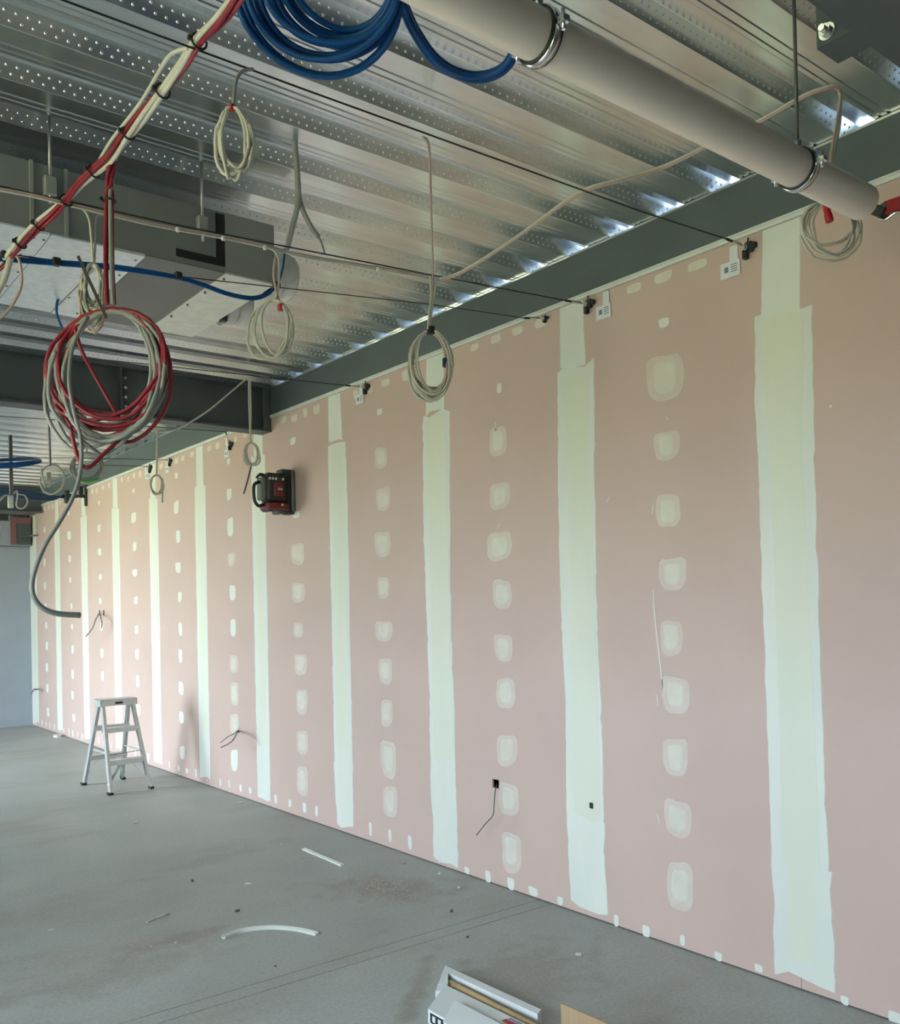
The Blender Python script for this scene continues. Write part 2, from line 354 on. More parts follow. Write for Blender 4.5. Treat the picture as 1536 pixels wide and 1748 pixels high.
for k, jy in enumerate(JY):
    if k < 3: continue
    if k in near:
        nar, wide, low, cen = near[k]
        nar[0] = (ZT-0.003, nar[0][1], nar[0][2]); coat(nar, 'joint_compound', M['comp'], 0.0014, k, 0.003, True); coat(wide, 'joint_compound', M['comp'], 0.0022, 20+k)
        coat(low, 'joint_compound', M['comp'], 0.0030, 40+k, 0.009); coat(cen, 'joint_compound', M['comp2'], 0.0034, 60+k, 0.002)
    else:
        rnd = random.Random(k); s = rnd.uniform(-0.015, 0.015); zt = rnd.uniform(2.70, 2.9)
        coat([(ZT-0.003, jy-0.075+s, jy+0.075+s), (zt, jy-0.08+s, jy+0.08+s)], 'joint_compound', M['comp'], 0.0014, k, 0.003, True)
        coat([(zt, jy-0.125, jy+0.125), (0.06, jy-0.115, jy+0.12)], 'joint_compound', M['comp'], 0.0024, 20+k)
        coat([(zt-0.02, jy-0.06, jy+0.06), (0.5, jy-0.07, jy+0.06)], 'joint_compound', M['comp2'], 0.0034, 60+k, 0.002)
coat([(2.62, YF-0.20, YF-0.004), (0.03, YF-0.20, YF-0.004)], 'joint_compound', M['comp'], 0.002, 99)
coat([(3.0, JY[-1]+0.0, JY[-1]+0.05), (2.62, JY[-1]+0.0, JY[-1]+0.05)], 'joint_compound', M['comp'], 0.002, 98)
# filled screw heads
def patch(y, z, w, h, seed, name='screw_patch', double=True, tilt=0.0):
    rnd = random.Random(seed); n = 24; P = []; ph = [rnd.uniform(0, 6.28) for _ in range(3)]
    for i in range(n):
        a = 2*math.pi*(i+0.5)/n; c, s = math.cos(a), math.sin(a)
        e = 6.0 if s > 0 else 2.9
        q = (abs(c)**e+abs(s)**e)**(-1/e)*(1+0.035*math.sin(2*a+ph[0])+0.03*math.sin(3*a+ph[1])+0.015*math.sin(7*a+ph[2]))
        P.append((c*q*w/2, s*q*h/2-tilt*c*q*h/2))
    vs = [(0.0, y+a, z+b) for a, b in P]+[(-0.0012, y+a*0.96, z+b*0.97) for a, b in P]
    fs = [(i, (i+1) % n, n+(i+1) % n, n+i) for i in range(n)]
    mb = MB()
    if double:
        kx, kz, oz = rnd.uniform(0.60, 0.70), rnd.uniform(0.68, 0.76), rnd.uniform(-0.03, 0.05)*h
        vs += [(-0.0012, y+a*kx*0.97, z+b*kz*0.97+oz) for a, b in P]+[(-0.0030, y+a*kx*0.8, z+b*kz*0.84+oz) for a, b in P]
        mb.add(vs, fs)
        mb.add([], [])
        o = len(mb.v)-4*n
        ring = [(o+n+i, o+n+(i+1) % n, o+2*n+(i+1) % n, o+2*n+i) for i in range(n)]
        inner = [(o+2*n+i, o+2*n+(i+1) % n, o+3*n+(i+1) % n, o+3*n+i) for i in range(n)]
        for f in ring: mb.f.append(f); mb.mi.append(1); mb.sm.append(False)
        for f in inner+[tuple(o+3*n+i for i in range(n))]: mb.f.append(f); mb.mi.append(0); mb.sm.append(False)
        return mb.build(name, [M['compin'], M['compthin']], wall)
    mb.add(vs, fs+[tuple(n+i for i in range(n))])
    return mb.build(name, [M['compin' if name == 'edge_patch' and z > 2 else 'comp']], wall)
PATCH = [
 (1133,551,18,16,0),(1135,645,61,78,1),(1138,761,44,48,1),(1140,872,40,57,1),(1148,980,45,56,1),(1146,1090,38,58,1),(1153,1187,48,60,1),(1153,1293,41,64,1),(1157,1398,44,63,1),(1161,1514,43,82,1),
 (852,663,8,17,0),(850,754,29,50,1),(853,847,34,45,1),(852,933,40,50,1),(857,1015,31,50,1),(859,1106,31,45,1),(863,1184,31,52,1),(865,1282,34,52,1),(868,1365,33,55,1),(873,1457,33,66,1),
 (648,703,9,11,0),(650,782,20,37,1),(654,852,24,39,1),(653,929,27,42,1),(654,1004,20,36,1),(655,1078,28,35,1),(658,1146,23,42,1),(660,1218,20,45,1),(663,1297,25,64,1),(666,1369,24,51,1),
 (500,753,9,12,0),(505,879,13,11,0),(508,946,22,37,1),(509,1012,22,33,1),(509,1076,16,25,1),(513,1135,21,35,1),(515,1199,18,43,1),(516,1268,19,39,1),(516,1334,19,48,1),
 (390,788,5,10,0),(391,844,8,20,0),(393,900,10,32,0),(395,955,13,22,1),(397,1012,10,26,0),(398,1072,9,30,0),(399,1134,14,31,1),(400,1185,14,38,1),(400,1236,15,34,1),(400,1298,12,36,0),
 (301,812,5,10,0),(301,866,8,22,0),(304,916,7,22,0),(304,969,9,18,0),(307,1019,6,17,0),(308,1074,6,22,0),(308,1120,6,24,0),(309,1175,8,22,0),(310,1225,8,20,0),(311,1285,8,22,0),
 (228,838,4,8,0),(228,884,8,18,0),(230,933,6,15,0),(230,978,8,12,0),(232,1025,6,13,0),(233,1075,6,14,0),(234,1117,6,18,0),(235,1163,5,21,0),(236,1212,6,20,0),
 (169,858,3,7,0),(169,902,5,12,0),(170,942,6,12,0),(171,985,5,10,0),(171,1026,4,11,0),(173,1070,5,14,0),(174,1115,5,16,0),(175,1154,5,16,0),(176,1200,5,16,0),
 (117,876,3,8,0),(118,914,6,14,0),(119,954,4,12,0),(120,990,3,9,0),(122,1035,3,10,0),(123,1070,3,9,0),(124,1109,4,14,0),(124,1151,4,16,0),(124,1187,4,15,0),(126,1226,5,13,0),
 (76,905,3,10,0),(76,960,3,14,0),(77,1000,3,13,0),(78,1035,3,10,0),(79,1068,3,12,0),(80,1103,4,15,0),(80,1140,4,15,0),(81,1175,4,15,0),(82,1216,4,15,0)]
for i, (a, b, w, h, d) in enumerate(PATCH):
    pl, pr, pt, pb = PX(a-w/2, b), PX(a+w/2, b), PX(a, b-h/2), PX(a, b+h/2)
    patch((pl.y+pr.y)/2, (pt.z+pb.z)/2, pl.y-pr.y, pt.z-pb.z, i, 'screw_patch', bool(d), random.uniform(-0.06, 0.10))
# thin streaks and smears of compound beside the nearest patches
def streak(pts, w):
    a = [PX(*p) for p in pts]; n = len(a); mb = MB(); vs = []
    for i, p in enumerate(a):
        q = w*(0.35+0.65*math.sin(math.pi*(i+0.5)/n)); vs += [(-0.0012, p.y-q/2, p.z), (-0.0012, p.y+q/2, p.z)]
    mb.add(vs, [(2*i, 2*i+1, 2*i+3, 2*i+2) for i in range(n-1)]).build('compound_streak', M['comp'], wall)
streak([(1115, 1008), (1117, 1045), (1121, 1085), (1126, 1125), (1130, 1160), (1131, 1190)], 0.008)
streak([(846, 720), (846, 733), (848, 742)], 0.008); streak([(1040, 848), (1036, 858)], 0.006); streak([(1419, 691), (1417, 697)], 0.010)
streak([(853, 895), (850, 900)], 0.008); streak([(962, 750), (963, 752)], 0.004); streak([(1137, 872-160), (1141, 717)], 0.004)
streak([(1115, 862), (1113, 878)], 0.006); streak([(1121, 1185), (1123, 1205)], 0.005); streak([(1122, 1390), (1125, 1405)], 0.005)
MB().cbox(-0.0046, 0.0, c_b.y-0.013, c_b.y+0.013, c_b.z-0.015, c_b.z+0.015, 0.001).build('cable_hole_shade', M['pit'], wall)  # raised dark block puts the shade of the hole over the compound
# dabs along the top and bottom edges
rnd = random.Random(5); i = 500
for a, b, w, h in [(1190,453,34,16),(1132,473,30,18),(1082,492,24,16),(925,550,24,16),(883,565,18,14),(846,579,18,14),(810,593,14,12),
                   (1052,1572,8,20),(1103,1590,13,20),(1165,1605,9,18),(1226,1633,13,15),(1295,1653,14,13),(1442,1708,14,15),(1527,1737,22,20),
                   (797,1486,8,12),(833,1497,9,20),(872,1509,12,20),(910,1522,16,15),(956,1538,10,14)]:
    pl, pr, pt, pb = PX(a-w/2, b), PX(a+w/2, b), PX(a, b-h/2), PX(a, b+h/2); i += 1
    patch((pl.y+pr.y)/2, (pt.z+pb.z)/2, pl.y-pr.y, (pt.z-pb.z), i, 'edge_patch', False)
y = 4.75
while y < YF-0.3:
    if min(abs(y-j) for j in JY) > 0.17: i += 1; patch(y, ZT-0.055+rnd.uniform(-0.012, 0.006), rnd.uniform(0.055, 0.10), rnd.uniform(0.05, 0.075), i, 'edge_patch', False)
    y += rnd.uniform(0.16, 0.24)
y = 4.62
while y < YF-0.3:
    if min(abs(y-j) for j in JY) > 0.16: i += 1; patch(y, 0.075+rnd.uniform(-0.01, 0.015), rnd.uniform(0.025, 0.06), rnd.uniform(0.05, 0.10), i, 'edge_patch', False)
    y += rnd.uniform(0.17, 0.26)
# white trim on top of the boards
tr = MB().box(-0.010, 0.02, Y0, YF, ZT-0.001, ZT+0.022); tr.box(-0.016, -0.010, Y0, YF, ZT+0.014, ZT+0.022)
tag(tr.build('trim_1', M['trim']), kind='structure', label='white metal trim along the top of the pink wall')
# --- far wall, window wall, back wall
tag(MB().box(XL-0.2, STUD, YF, YF+0.12, -0.05, 2.625).build('wall_far', M['greyboard']), kind='structure', label='blue grey plasterboard wall at the far end')
tag(MB().box(XL-0.2, STUD, YF+0.6, YF+0.72, -0.05, ZD+0.15).build('wall_far_upper', M['dark']), kind='structure', label='dark wall seen above the far plasterboard wall')
wl = MB(); ys = sorted({Y0-0.2, YF+0.7, *[v for o_ in OPENINGS for v in o_[:2]]})
for a, b in zip(ys[:-1], ys[1:]):
    op = [o_ for o_ in OPENINGS if o_[0] <= a+1e-6 and o_[1] >= b-1e-6]
    if op: wl.box(XL-0.2, XL, a, b, -0.05, op[0][2]); wl.box(XL-0.2, XL, a, b, op[0][3], 3.6)
    else: wl.box(XL-0.2, XL, a, b, -0.05, 3.6)
tag(wl.build('wall_left', M['blank']), kind='structure', label='wall with the window openings')
for i, (a, b, c, d) in enumerate(OPENINGS):  # last frame belongs to the opening added for the pipe
    w = MB(); t = 0.05
    w.box(XL-0.14, XL-0.08, a, a+t, c, d); w.box(XL-0.14, XL-0.08, b-t, b, c, d); w.box(XL-0.14, XL-0.08, a+t, b-t, c, c+t); w.box(XL-0.14, XL-0.08, a+t, b-t, d-t, d)
    w.box(XL-0.14, XL-0.08, (a+b)/2-0.03, (a+b)/2+0.03, c+t, d-t)
    tag(w.build('window_%d' % (i+1), M['alu']), kind='structure', label='aluminium window frame in the unseen left wall')
tag(MB().box(STUD+0.25, STUD+0.30, Y0-0.2, YF+0.72, 3.325, ZD+0.2).build('deck_end_baffle', M['blank']), kind='structure', label='unseen fascia added to limit light at the deck ends')  # added board, blocks most daylight leaking in over the edge beam
tag(MB().box(0.0, STUD+0.3, YF+0.12, YF+0.6, -0.05, ZT+0.02).build('wall_return', M['dark']), kind='structure', label='short dark return wall behind the far corner')
tag(MB().box(XL-0.2, STUD, Y0-0.2, Y0, -0.05, 3.6).build('wall_back', M['ductb']), kind='structure', label='plain wall behind the viewer')
tag(MB().box(0.6, 40, -50, 65, -0.6, -0.31).build('ground', mat('blue_grey_ground', (0.22, 0.25, 0.29), 0.9)), 'grey paving added unseen behind the pink wall to cool light at the deck ends', 'ground', kind='structure')  # ground invented so light leaking in at the deck ends turns bluish
tag(MB().box(-60, 0.6, -50, 65, -0.6, -0.31).build('lawn', M['grass']), 'sunlit lawn outside the windows', 'lawn', kind='structure')
# --- ceiling: steel deck sheets
T = 0.2955; FL = 0.1535; DZ = 0.058; SL = 0.028; YS = 1.818-17*T
XD0, XD1 = XL-0.1, 0.19
prof1 = [(0.000, 0.0012), (0.003, 0.0), (0.088, 0.0), (0.091, 0.004), (0.098, 0.004), (0.101, 0.0), (0.122, 0.0), (0.125, 0.004), (0.131, 0.004), (0.134, 0.0), (FL-0.004, 0.0), (FL-0.001, 0.001), (FL, 0.003),
         (FL+SL-0.002, DZ-0.003), (FL+SL, DZ-0.001), (FL+SL+0.003, DZ), (T-SL-0.004, DZ), (T-SL-0.001, DZ-0.001), (T-SL, DZ-0.003)]
def deck_mesh():
    prof = [(y+k*T, z) for k in (0, 1) for y, z in prof1]+[(2*T-0.0005, 0.0012)]
    mb = MB(); n = len(prof)
    xs = [XD0, -5.2, -2.6, -1.2, -0.4, XD1]
    vs = [(x, y, z) for x in xs for y, z in prof]
    fs = [(i*n+j, i*n+j+1, (i+1)*n+j+1, (i+1)*n+j) for i in range(len(xs)-1) for j in range(n-1)]
    mb.add(vs, fs, 0, False)
    wv = Vector((0, SL, -(DZ-0.003))); ln = wv.length; nv = Vector((0, -(DZ-0.003), -SL)).normalized(); wu = wv/ln
    p = 0.0345
    for k in (0, 1):
        top = Vector((0, k*T+T-SL, DZ-0.003))
        for row, fr in enumerate((0.30, 0.70)):
            x = -4.3+row*p/2
            while x < 0.05:
                c = top+wu*(ln*fr); c.x = x; vs = []
                for rr, hh in ((0.0054, 0.0), (0.0022, 0.0034)):
                    for q in range(6):
                        a = q*math.pi/3; vs.append(c+Vector((1, 0, 0))*(math.cos(a)*rr)+wu*(math.sin(a)*rr)+nv*hh)
                mb.add(vs, [(q, (q+1) % 6, 6+(q+1) % 6, 6+q) for q in range(6)]+[(6, 7, 8, 9, 10, 11)], 0, True)
                x += p
    return mb.mesh('deck_sheet', M['galv'], Vector((0, 0, 0)))
ceil = MB().box(XD0, XD1+0.4, Y0-0.2, YF+0.8, ZD+0.075, ZD+0.2).build('ceiling', M['pit'], origin=(0, 0, ZD)); tag(ceil, kind='structure', label='ribbed galvanised steel deck ceiling')
dm = deck_mesh()
for k in range(31):
    o = bpy.data.objects.new('deck_sheet', dm); COL.objects.link(o); o.parent = ceil; o.location = (0, YS+k*2*T, 0)
# dark lap line under some sheet edges
# --- steel beams
def ibeam(x0, x1, yc, z0, z1, fw, name, m, label, gap=None):
    t = thing(name, ((x0+x1)/2, yc, z0), label, 'beam', kind='structure'); tf, tw = 0.016, 0.010
    MB().box(x0, x1, yc-fw/2, yc+fw/2, z0, z0+tf).build('bottom_flange', m, t)
    MB().box(x0, x1, yc-fw/2, yc+fw/2, z1-tf, z1).build('top_flange', m, t)
    MB().box(x0, x1, yc-tw/2, yc+tw/2, z0+tf, z1-tf).build('web', m, t)
    return t
eb = thing('edge_beam', (0.1, 5, ZT+0.022), 'grey green steel beam along the top of the pink wall', 'beam', kind='structure')
MB().box(0.0, 0.012, Y0, YF+0.6, ZT+0.022, ZD-0.012).build('web', M['steel'], eb)
MB().box(0.0, 0.17, Y0, YF+0.6, ZD-0.012, ZD-0.002).build('top_flange', M['zinc'], eb)
MB().box(0.012, 0.17, Y0, YF+0.6, ZT+0.022, ZT+0.034).build('bottom_flange', M['steel'], eb)
cb = ibeam(XL, -0.001, 6.70, 3.045, ZD-0.001, 0.165, 'cross_beam', M['dark'], 'dark steel cross beam under the deck, beyond the duct')
st = MB().box(-1.20, -1.19, 6.620, 6.695, 3.061, ZD-0.017); st.box(-1.19, -1.10, 6.683, 6.695, 3.075, ZD-0.03); st.build('stiffener_plate', M['dark'], cb)
for z in (3.12, 3.19, 3.26, 3.33):
    MB().tube([(-1.15, 6.683, z), (-1.15, 6.668, z)], 0.012, 6).build('bolt', M['zinc'], cb)
MB().box(-0.07, -0.002, 6.62, 6.628, 3.061, ZD-0.02).build('end_plate', M['dark'], cb)
ibeam(XL, -0.001, 13.62, 3.06, ZD-0.001, 0.165, 'cross_beam', M['dark'], 'distant dark steel cross beam close to the far wall')
nb = ibeam(XL, -0.001, 1.160-0.085, 3.04, ZD-0.001, 0.17, 'cross_beam', M['steel'], 'grey steel cross beam at the upper right corner, nearest the viewer')
MB().box(-1.165, -1.058, 1.160, 1.250, 3.04, 3.056).build('cleat_flange', M['steel'], nb)
MB().box(-1.165, -1.153, 1.160, 1.250, 3.056, 3.155).build('cleat_plate', M['steel'], nb)
p = PX(1412, 54, -1.165)
MB().tube([(-1.165, p.y, p.z), (-1.169, p.y, p.z)], 0.022, 16).build('washer', M['zinc'], nb)
MB().tube([(-1.169, p.y, p.z), (-1.182, p.y, p.z)], 0.016, 6).build('nut', M['zinc'], nb)
MB().tube([(-1.182, p.y, p.z), (-1.196, p.y, p.z)], 0.009, 10).build('bolt', M['chrome'], nb)

# ================================================================== DUCT
D0, D1, DA, DB, DZ0, DZ1 = -5.15, -1.585, 3.497, 4.395, 3.0, 3.247
du = thing('air_duct', (-3.2, 3.95, DZ0), 'rectangular grey sheet metal air duct with silver foil underside', 'duct')
MB().box(D0, D1, DA, DB, DZ0, DZ1).build('duct_body', mat('duct_side_grey', (0.20, 0.22, 0.23), 0.45, 0.1, (0.18, 0.195, 0.205)), du)
for a, b, m, dz in ((D0, -2.575, 'foil', 0.006), (-2.57, -2.49, 'foil', 0.010), (-2.485, -2.26, 'foil', 0.006), (-2.255, -2.14, 'foil', 0.010), (-2.135, -1.81, 'ductb', 0.004), (-1.805, D1+0.004, 'foilw', 0.006)):
    MB().box(a, b, DA-0.002, DB+0.002, DZ0-dz, DZ0).build('bottom_panel', M[m], du)
for a in (-2.56, -2.44):
    MB().box(a, a+0.012, DA-0.014, DA, DZ0, DZ1).build('side_flange', M['ductg'], du)
l = MB(); l.box(-1.845, -1.808, DA-0.004, DA, DZ0+0.022, DZ1-0.01); l.box(-2.015, -1.845, DA-0.004, DA, DZ0+0.022, DZ0+0.052); l.build('black_gasket', M['black'], du)
MB().box(-1.806, D1+0.002, DA-0.006, DA, DZ0, DZ1).build('end_panel', M['ductg'], du)
rv = MB()
for x in (-2.535, -2.50, -2.25, -2.16, -1.79):
    for q in range(5):
        yy = DA+0.05+q*0.195; rv.tube([(x, yy, DZ0-0.006), (x, yy, DZ0-0.013)], 0.005, 6)
tag(rv.build('rivets', M['dark'], du), kind='stuff')
def spigot(yc):
    pts = [(D1+0.004+i*0.012, yc, 3.125+0.002*math.sin(i*1.3)) for i in range(17)]
    r = [0.098+(0.006 if i % 2 else 0.0)+(0.012 if i in (6, 7) else 0) for i in range(17)]
    o = MB().tube(pts, r, 20).build('flexible_spigot', M['foilw'], du)
    b = MB(); b.cbox(D1+0.03, D1+0.055, yc-0.10, yc-0.06, 3.0, 3.03, 0.003); b.tube([(D1+0.04, yc-0.12, 3.01), (D1+0.04, yc-0.04, 3.01)], 0.006, 6); b.build('clamp_bolt', M['blackp'], o)
spigot(3.72); spigot(4.18)
for px, py in ((85, 250), (345, 322)):
    x = PY(px, py, 3.475).x
    h = MB(); h.tube([(x, DA-0.018, DZ0+0.10), (x, DA-0.018, ZD+0.02)], 0.006, 6); h.build('hanger_rod', M['zinc'], du)
    MB().cbox(x-0.022, x+0.022, DA-0.032, DA, DZ0+0.13, DZ0+0.20, 0.004).build('hanger_bracket', M['ductg'], du)

# ================================================================== WALL WIRES (catenary wires with their anchors and tags)
def anchor(t, y, z, s=1.0, tagged=True, tagside=1):
    a = MB(); a.cbox(-0.022, -0.001, y-0.020*s, y+0.016*s, z-0.018*s, z+0.026*s, 0.004); a.cbox(-0.028, -0.001, y+0.004*s, y+0.026*s, z-0.044*s, z-0.004*s, 0.004)
    a.cbox(-0.018, -0.001, y-0.036*s, y-0.014*s, z-0.006*s, z+0.018*s, 0.003); a.tube([(-0.02, y, z+0.02*s), (-0.02, y-0.004, z+0.042*s)], 0.004*s, 6)
    a.build('anchor_clamp', M['blackp'], t)
    if tagged:
        s *= 1.25; ty = y+0.040*s if tagside > 0 else y-0.110*s; g = MB(); g.box(-0.0045, -0.003, ty, ty+0.078*s, z-0.075*s, z-0.020*s); g.box(-0.0045, -0.003, ty+0.008*s, ty+0.040*s, z-0.020*s, z+0.03*s)
        g = g.build('tag', M['paper'], t)
        k = MB()
        for q in range(4): k.box(-0.0052, -0.0045, ty+0.010*s, ty+0.036*s, z-(0.034+q*0.008)*s, z-(0.031+q*0.008)*s)
        k.box(-0.0052, -0.0045, ty+0.046*s, ty+0.062*s, z-0.055*s, z-0.036*s)
        k.build('print', M['ink'], g)
def turnbuckle(t, a, b):
    m = MB(); a = Vector(a); b = Vector(b); d = (b-a)
    m.tube([a, a+d*0.25], 0.0055, 6, 1); m.tube([a+d*0.2, a+d*0.75], 0.0035, 6); m.tube([a+d*0.25+Vector((0, 0, 0.006)), a+d*0.7+Vector((0, 0, 0.006))], 0.0025, 6)
    ring = [b-d*0.12+Vector((math.cos(q)*0.012, 0, math.sin(q)*0.012)) for q in [i*math.pi/5 for i in range(10)]]
    m.tube(ring, 0.003, 6, 0, True); m.build('turnbuckle', [M['zinc'], M['black']], t)
def wire(px, y, zA, label, s=1.0, tagged=True, r=0.0028, x_end=None, tagside=1):
    P = [PY(a, b, y) for a, b in px]
    t = thing('catenary_wire', (-0.02, y, zA), label, 'wire', 'thin suspension wires stretched to the pink wall')
    d = (P[0]-P[1]).normalized(); P = [P[0]+d*(1.2 if x_end is None else x_end)]+P
    MB().tube(P, r, 6).build('steel_wire', M['black'], t)
    turnbuckle(t, P[-1], (-0.02, y, zA)); anchor(t, y, zA, s, tagged, tagside); return t
wire([(107, 0), (512, 150), (1100, 363), (1240, 408)], 2.22, 3.096, 'thin black wire anchored just left of the rightmost joint stripe')
wire([(0, 318), (305, 385), (740, 470), (965, 513)], 3.14, 3.110, 'thin black wire in front of the duct, anchored at the second joint stripe', tagside=-1)
wire([(0, 432), (305, 472), (470, 490), (740, 520), (895, 543)], 3.45, 3.122, 'thin black wire carrying the blue cable below the duct', 0.5, False, 0.0022)
wire([(487, 647), (590, 658)], 5.20, 3.112, 'short thin wire anchored between the duct and the cross beam', 1.0)
wire([(270, 729), (385, 737)], 7.37, 3.055, 'thin wire just past the dark cross beam', 1.0)
wire([(180, 783), (285, 785)], 8.77, 3.105, 'distant thin wire, first of two close together past the cross beam', 1.0)
wire([(180, 794), (250, 796)], 9.32, 3.115, 'distant thin wire, second of two close together past the cross beam', 1.1)

# ================================================================== PIPE
pa, pb_ = PZ(800, 15, 2.88), PZ(1470, 335, 2.88); py_ = (pa.y+pb_.y)/2
pe = PZ(1486, 340, 2.88).x
pp = thing('waste_pipe', (-1.9, py_, 2.88), 'white plastic drain pipe hung under the deck at upper right', 'pipe')
ring = MB(); R_ = 0.055
ring.tube([(-4.2, py_, 2.88), (-3.0, py_, 2.88), (-2.0, py_, 2.88), (-1.0, py_, 2.88), (pe, py_, 2.88)], R_, 28, caps=False)
ring.tube([(pe, py_, 2.88), (pe-0.2, py_, 2.88)], R_-0.004, 28, caps=False)
an = [(pe, py_+math.cos(q*math.pi/14)*rr, 2.88+math.sin(q*math.pi/14)*rr) for rr in (R_, R_-0.004) for q in range(28)]
ring.add(an, [(q, (q+1) % 28, 28+(q+1) % 28, 28+q) for q in range(28)])
ring.build('pipe', M['pvc'], pp)
for px, py in ((925, 60), (1372, 285)):
    x = PZ(px, py, 2.88).x
    c = thing('pipe_clamp', (x, py_, 2.82), 'steel clamp on the white pipe %s' % ('near the blue cable loop' if px < 1000 else 'close to the pipe end, on a long rod'), 'clamp', 'clamps holding the drain pipe')
    circ = [(x, py_+math.cos(q*math.pi/18)*(R_+0.004), 2.88+math.sin(q*math.pi/18)*(R_+0.004)) for q in range(36)]
    def band(rad, w, n):
        vs = [(x+sx, py_+math.cos(q*math.pi/18)*rr, 2.88+math.sin(q*math.pi/18)*rr) for sx, rr in ((-w, R_), (-w, rad), (w, rad), (w, R_)) for q in range(36)]
        return MB().add(vs, [(k*36+q, k*36+(q+1) % 36, (k+1)*36+(q+1) % 36, (k+1)*36+q) for k in range(3) for q in range(36)], 0, True)
    band(R_+0.006, 0.016, 0).build('rubber_lining', M['black'], c); band(R_+0.0095, 0.0095, 0).build('steel_band', M['chrome'], c)
    for sgn in (-1, 1):
        e = MB(); e.cbox(x-0.010, x+0.010, py_+sgn*(R_+0.018)-0.014, py_+sgn*(R_+0.018)+0.014, 2.872, 2.888, 0.002)
        e.tube([(x, py_+sgn*(R_+0.020), 2.858), (x, py_+sgn*(R_+0.020), 2.905)], 0.005, 6); e.build('clamp_screw', M['chrome'], c)
    MB().tube([(x, py_, 2.88+R_+0.006), (x, py_, 2.88+R_+0.030)], 0.011, 6).build('rod_nut', M['zinc'], c)
    MB().tube([(x, py_, 2.88+R_+0.02), (x, py_, ZD+0.03)], 0.0055, 8).build('threaded_rod', M['dgrey'], c)
# red bar with black end fitting at the right edge
rb = thing('red_clamp_bar', PX(1500, 360, -0.30), 'red bar with a black end fitting and chrome hook at the right edge', 'bar')
a, b = PX(1512, 356, -0.30), PX(1600, 326, -0.30)
MB().bar(a, b, 0.030, 0.040).build('bar', M['redtape'], rb)
c0, c1 = PX(1478, 352, -0.30), PX(1512, 366, -0.30)
MB().bar(c0, c1, 0.05, 0.034).build('end_fitting', M['blackp'], rb)
MB().tube(spline([PX(1500, 373, -0.30), PX(1512, 374, -0.30), PX(1522, 367, -0.30), PX(1532, 362, -0.30), PX(1545, 366, -0.30)], 5), 0.006, 6).build('hook', M['chrome'], rb)
MB().bar(PX(1504, 358, -0.30), PX(1516, 350, -0.30), 0.034, 0.02).build('collar', M['dgrey'], rb)

# ================================================================== CABLES
# main white and red bundle
BP = [(432, -45, 1.88), (400, 5, 2.02), (375, 35, 2.10), (340, 70, 2.20), (312, 112, 2.33), (278, 155, 2.48), (245, 195, 2.62), (215, 232, 2.75), (188, 268, 2.86), (160, 292, 2.95), (135, 315, 3.03), (113, 342, 3.12), (90, 364, 3.2), (66, 384, 3.26), (35, 415, 3.36), (12, 440, 3.43), (-30, 478, 3.52)]
ctr = path(BP, 7)
cb_ = thing('cable_bundle', ctr[10], 'tied bundle of white and red cables slanting across the upper left', 'cable bundle')
for i, (an, m, rr) in enumerate(((0.3, 'white', 0.0072), (1.7, 'white', 0.0072), (3.2, 'red', 0.0065), (4.6, 'red', 0.0065))):
    MB().tube(strand(ctr, an, 5.0, 0.0095, 0.25, i), rr, 7).build('cable', M[m], cb_)
for px, py, y in ((340, 68, 2.20), (280, 153, 2.48), (212, 226, 2.74), (161, 291, 2.95), (113, 342, 3.12), (66, 384, 3.26), (35, 415, 3.36)):
    p = PY(px, py, y); k = min(range(len(ctr)), key=lambda i: (ctr[i]-p).length); t = (ctr[min(k+1, len(ctr)-1)]-ctr[max(k-1, 0)]).normalized()
    a = t.cross(_Z).normalized(); b = a.cross(t); q = MB()
    q.tube([ctr[k]+a*math.cos(w*math.pi/6)*0.0205+b*math.sin(w*math.pi/6)*0.0205 for w in range(12)], 0.0032, 6, 0, True)
    q.cbox(*[v for ax in range(3) for v in ((ctr[k]-a*0.025)[ax]-0.006, (ctr[k]-a*0.025)[ax]+0.006)], 0.002)
    q.build('cable_tie', M['black'], cb_)
cable('loose_white_cable', [(322, 82, 2.24), (300, 88, 2.30), (282, 105, 2.36), (240, 175, 2.60), (190, 240, 2.82), (160, 290, 2.98), (140, 310, 3.06)], 0.0055, M['white'], 'single white cable bowing away from the red and white bundle')
# hanging branch and big red and grey coil
def loops(top, a, b, n, rx, ry, seed, spread=0.02, jit=0.15, nrm=None, k=26, shift=0.0, turn=None):
    """continuous winding hung from one point: list of points; a across, b down"""
    rnd = random.Random(seed); a = Vector(a).normalized(); b = Vector(b).normalized(); nv = a.cross(b); out = []
    prm = [(rx*(1+rnd.uniform(-jit, jit)), ry*(1+rnd.uniform(-jit, jit)), rnd.uniform(-spread, spread), rnd.uniform(-shift, shift)) for _ in range(n+1)]
    for i in range(n*k+1):
        t = i/k; j = int(min(t, n-1e-6)); f = t-j; w = f*f*(3-2*f)
        q = [prm[j][c]*(1-w)+prm[j+1][c]*w for c in range(4)]
        an = 2*math.pi*f
        p = top+a*(math.sin(an)*q[0]+q[3]*(1-math.cos(an))/2)+b*((1-math.cos(an))*q[1])+nv*(q[2]*(1-math.cos(an))/2+0.006*math.sin(3*an+i))
        out.append(p)
    return out
yb = 2.88
br = thing('cable_branch', PY(187, 400, yb), 'hanging run of red and grey cables dropping to the big coil', 'cable bundle')
bpts = path([(213, 232, 2.76), (196, 258, yb), (188, 300, yb), (186, 370, yb), (186, 450, yb), (188, 520, yb)], 7)
for i, (an, m) in enumerate(((0, 'red'), (1.6, 'red'), (3.1, 'red'), (4.7, 'grey'), (5.5, 'red'))):
    MB().tube(strand(bpts, an, 1.2, 0.0105, 0.2, i+9), 0.0064, 7).build('cable', M[m], br)
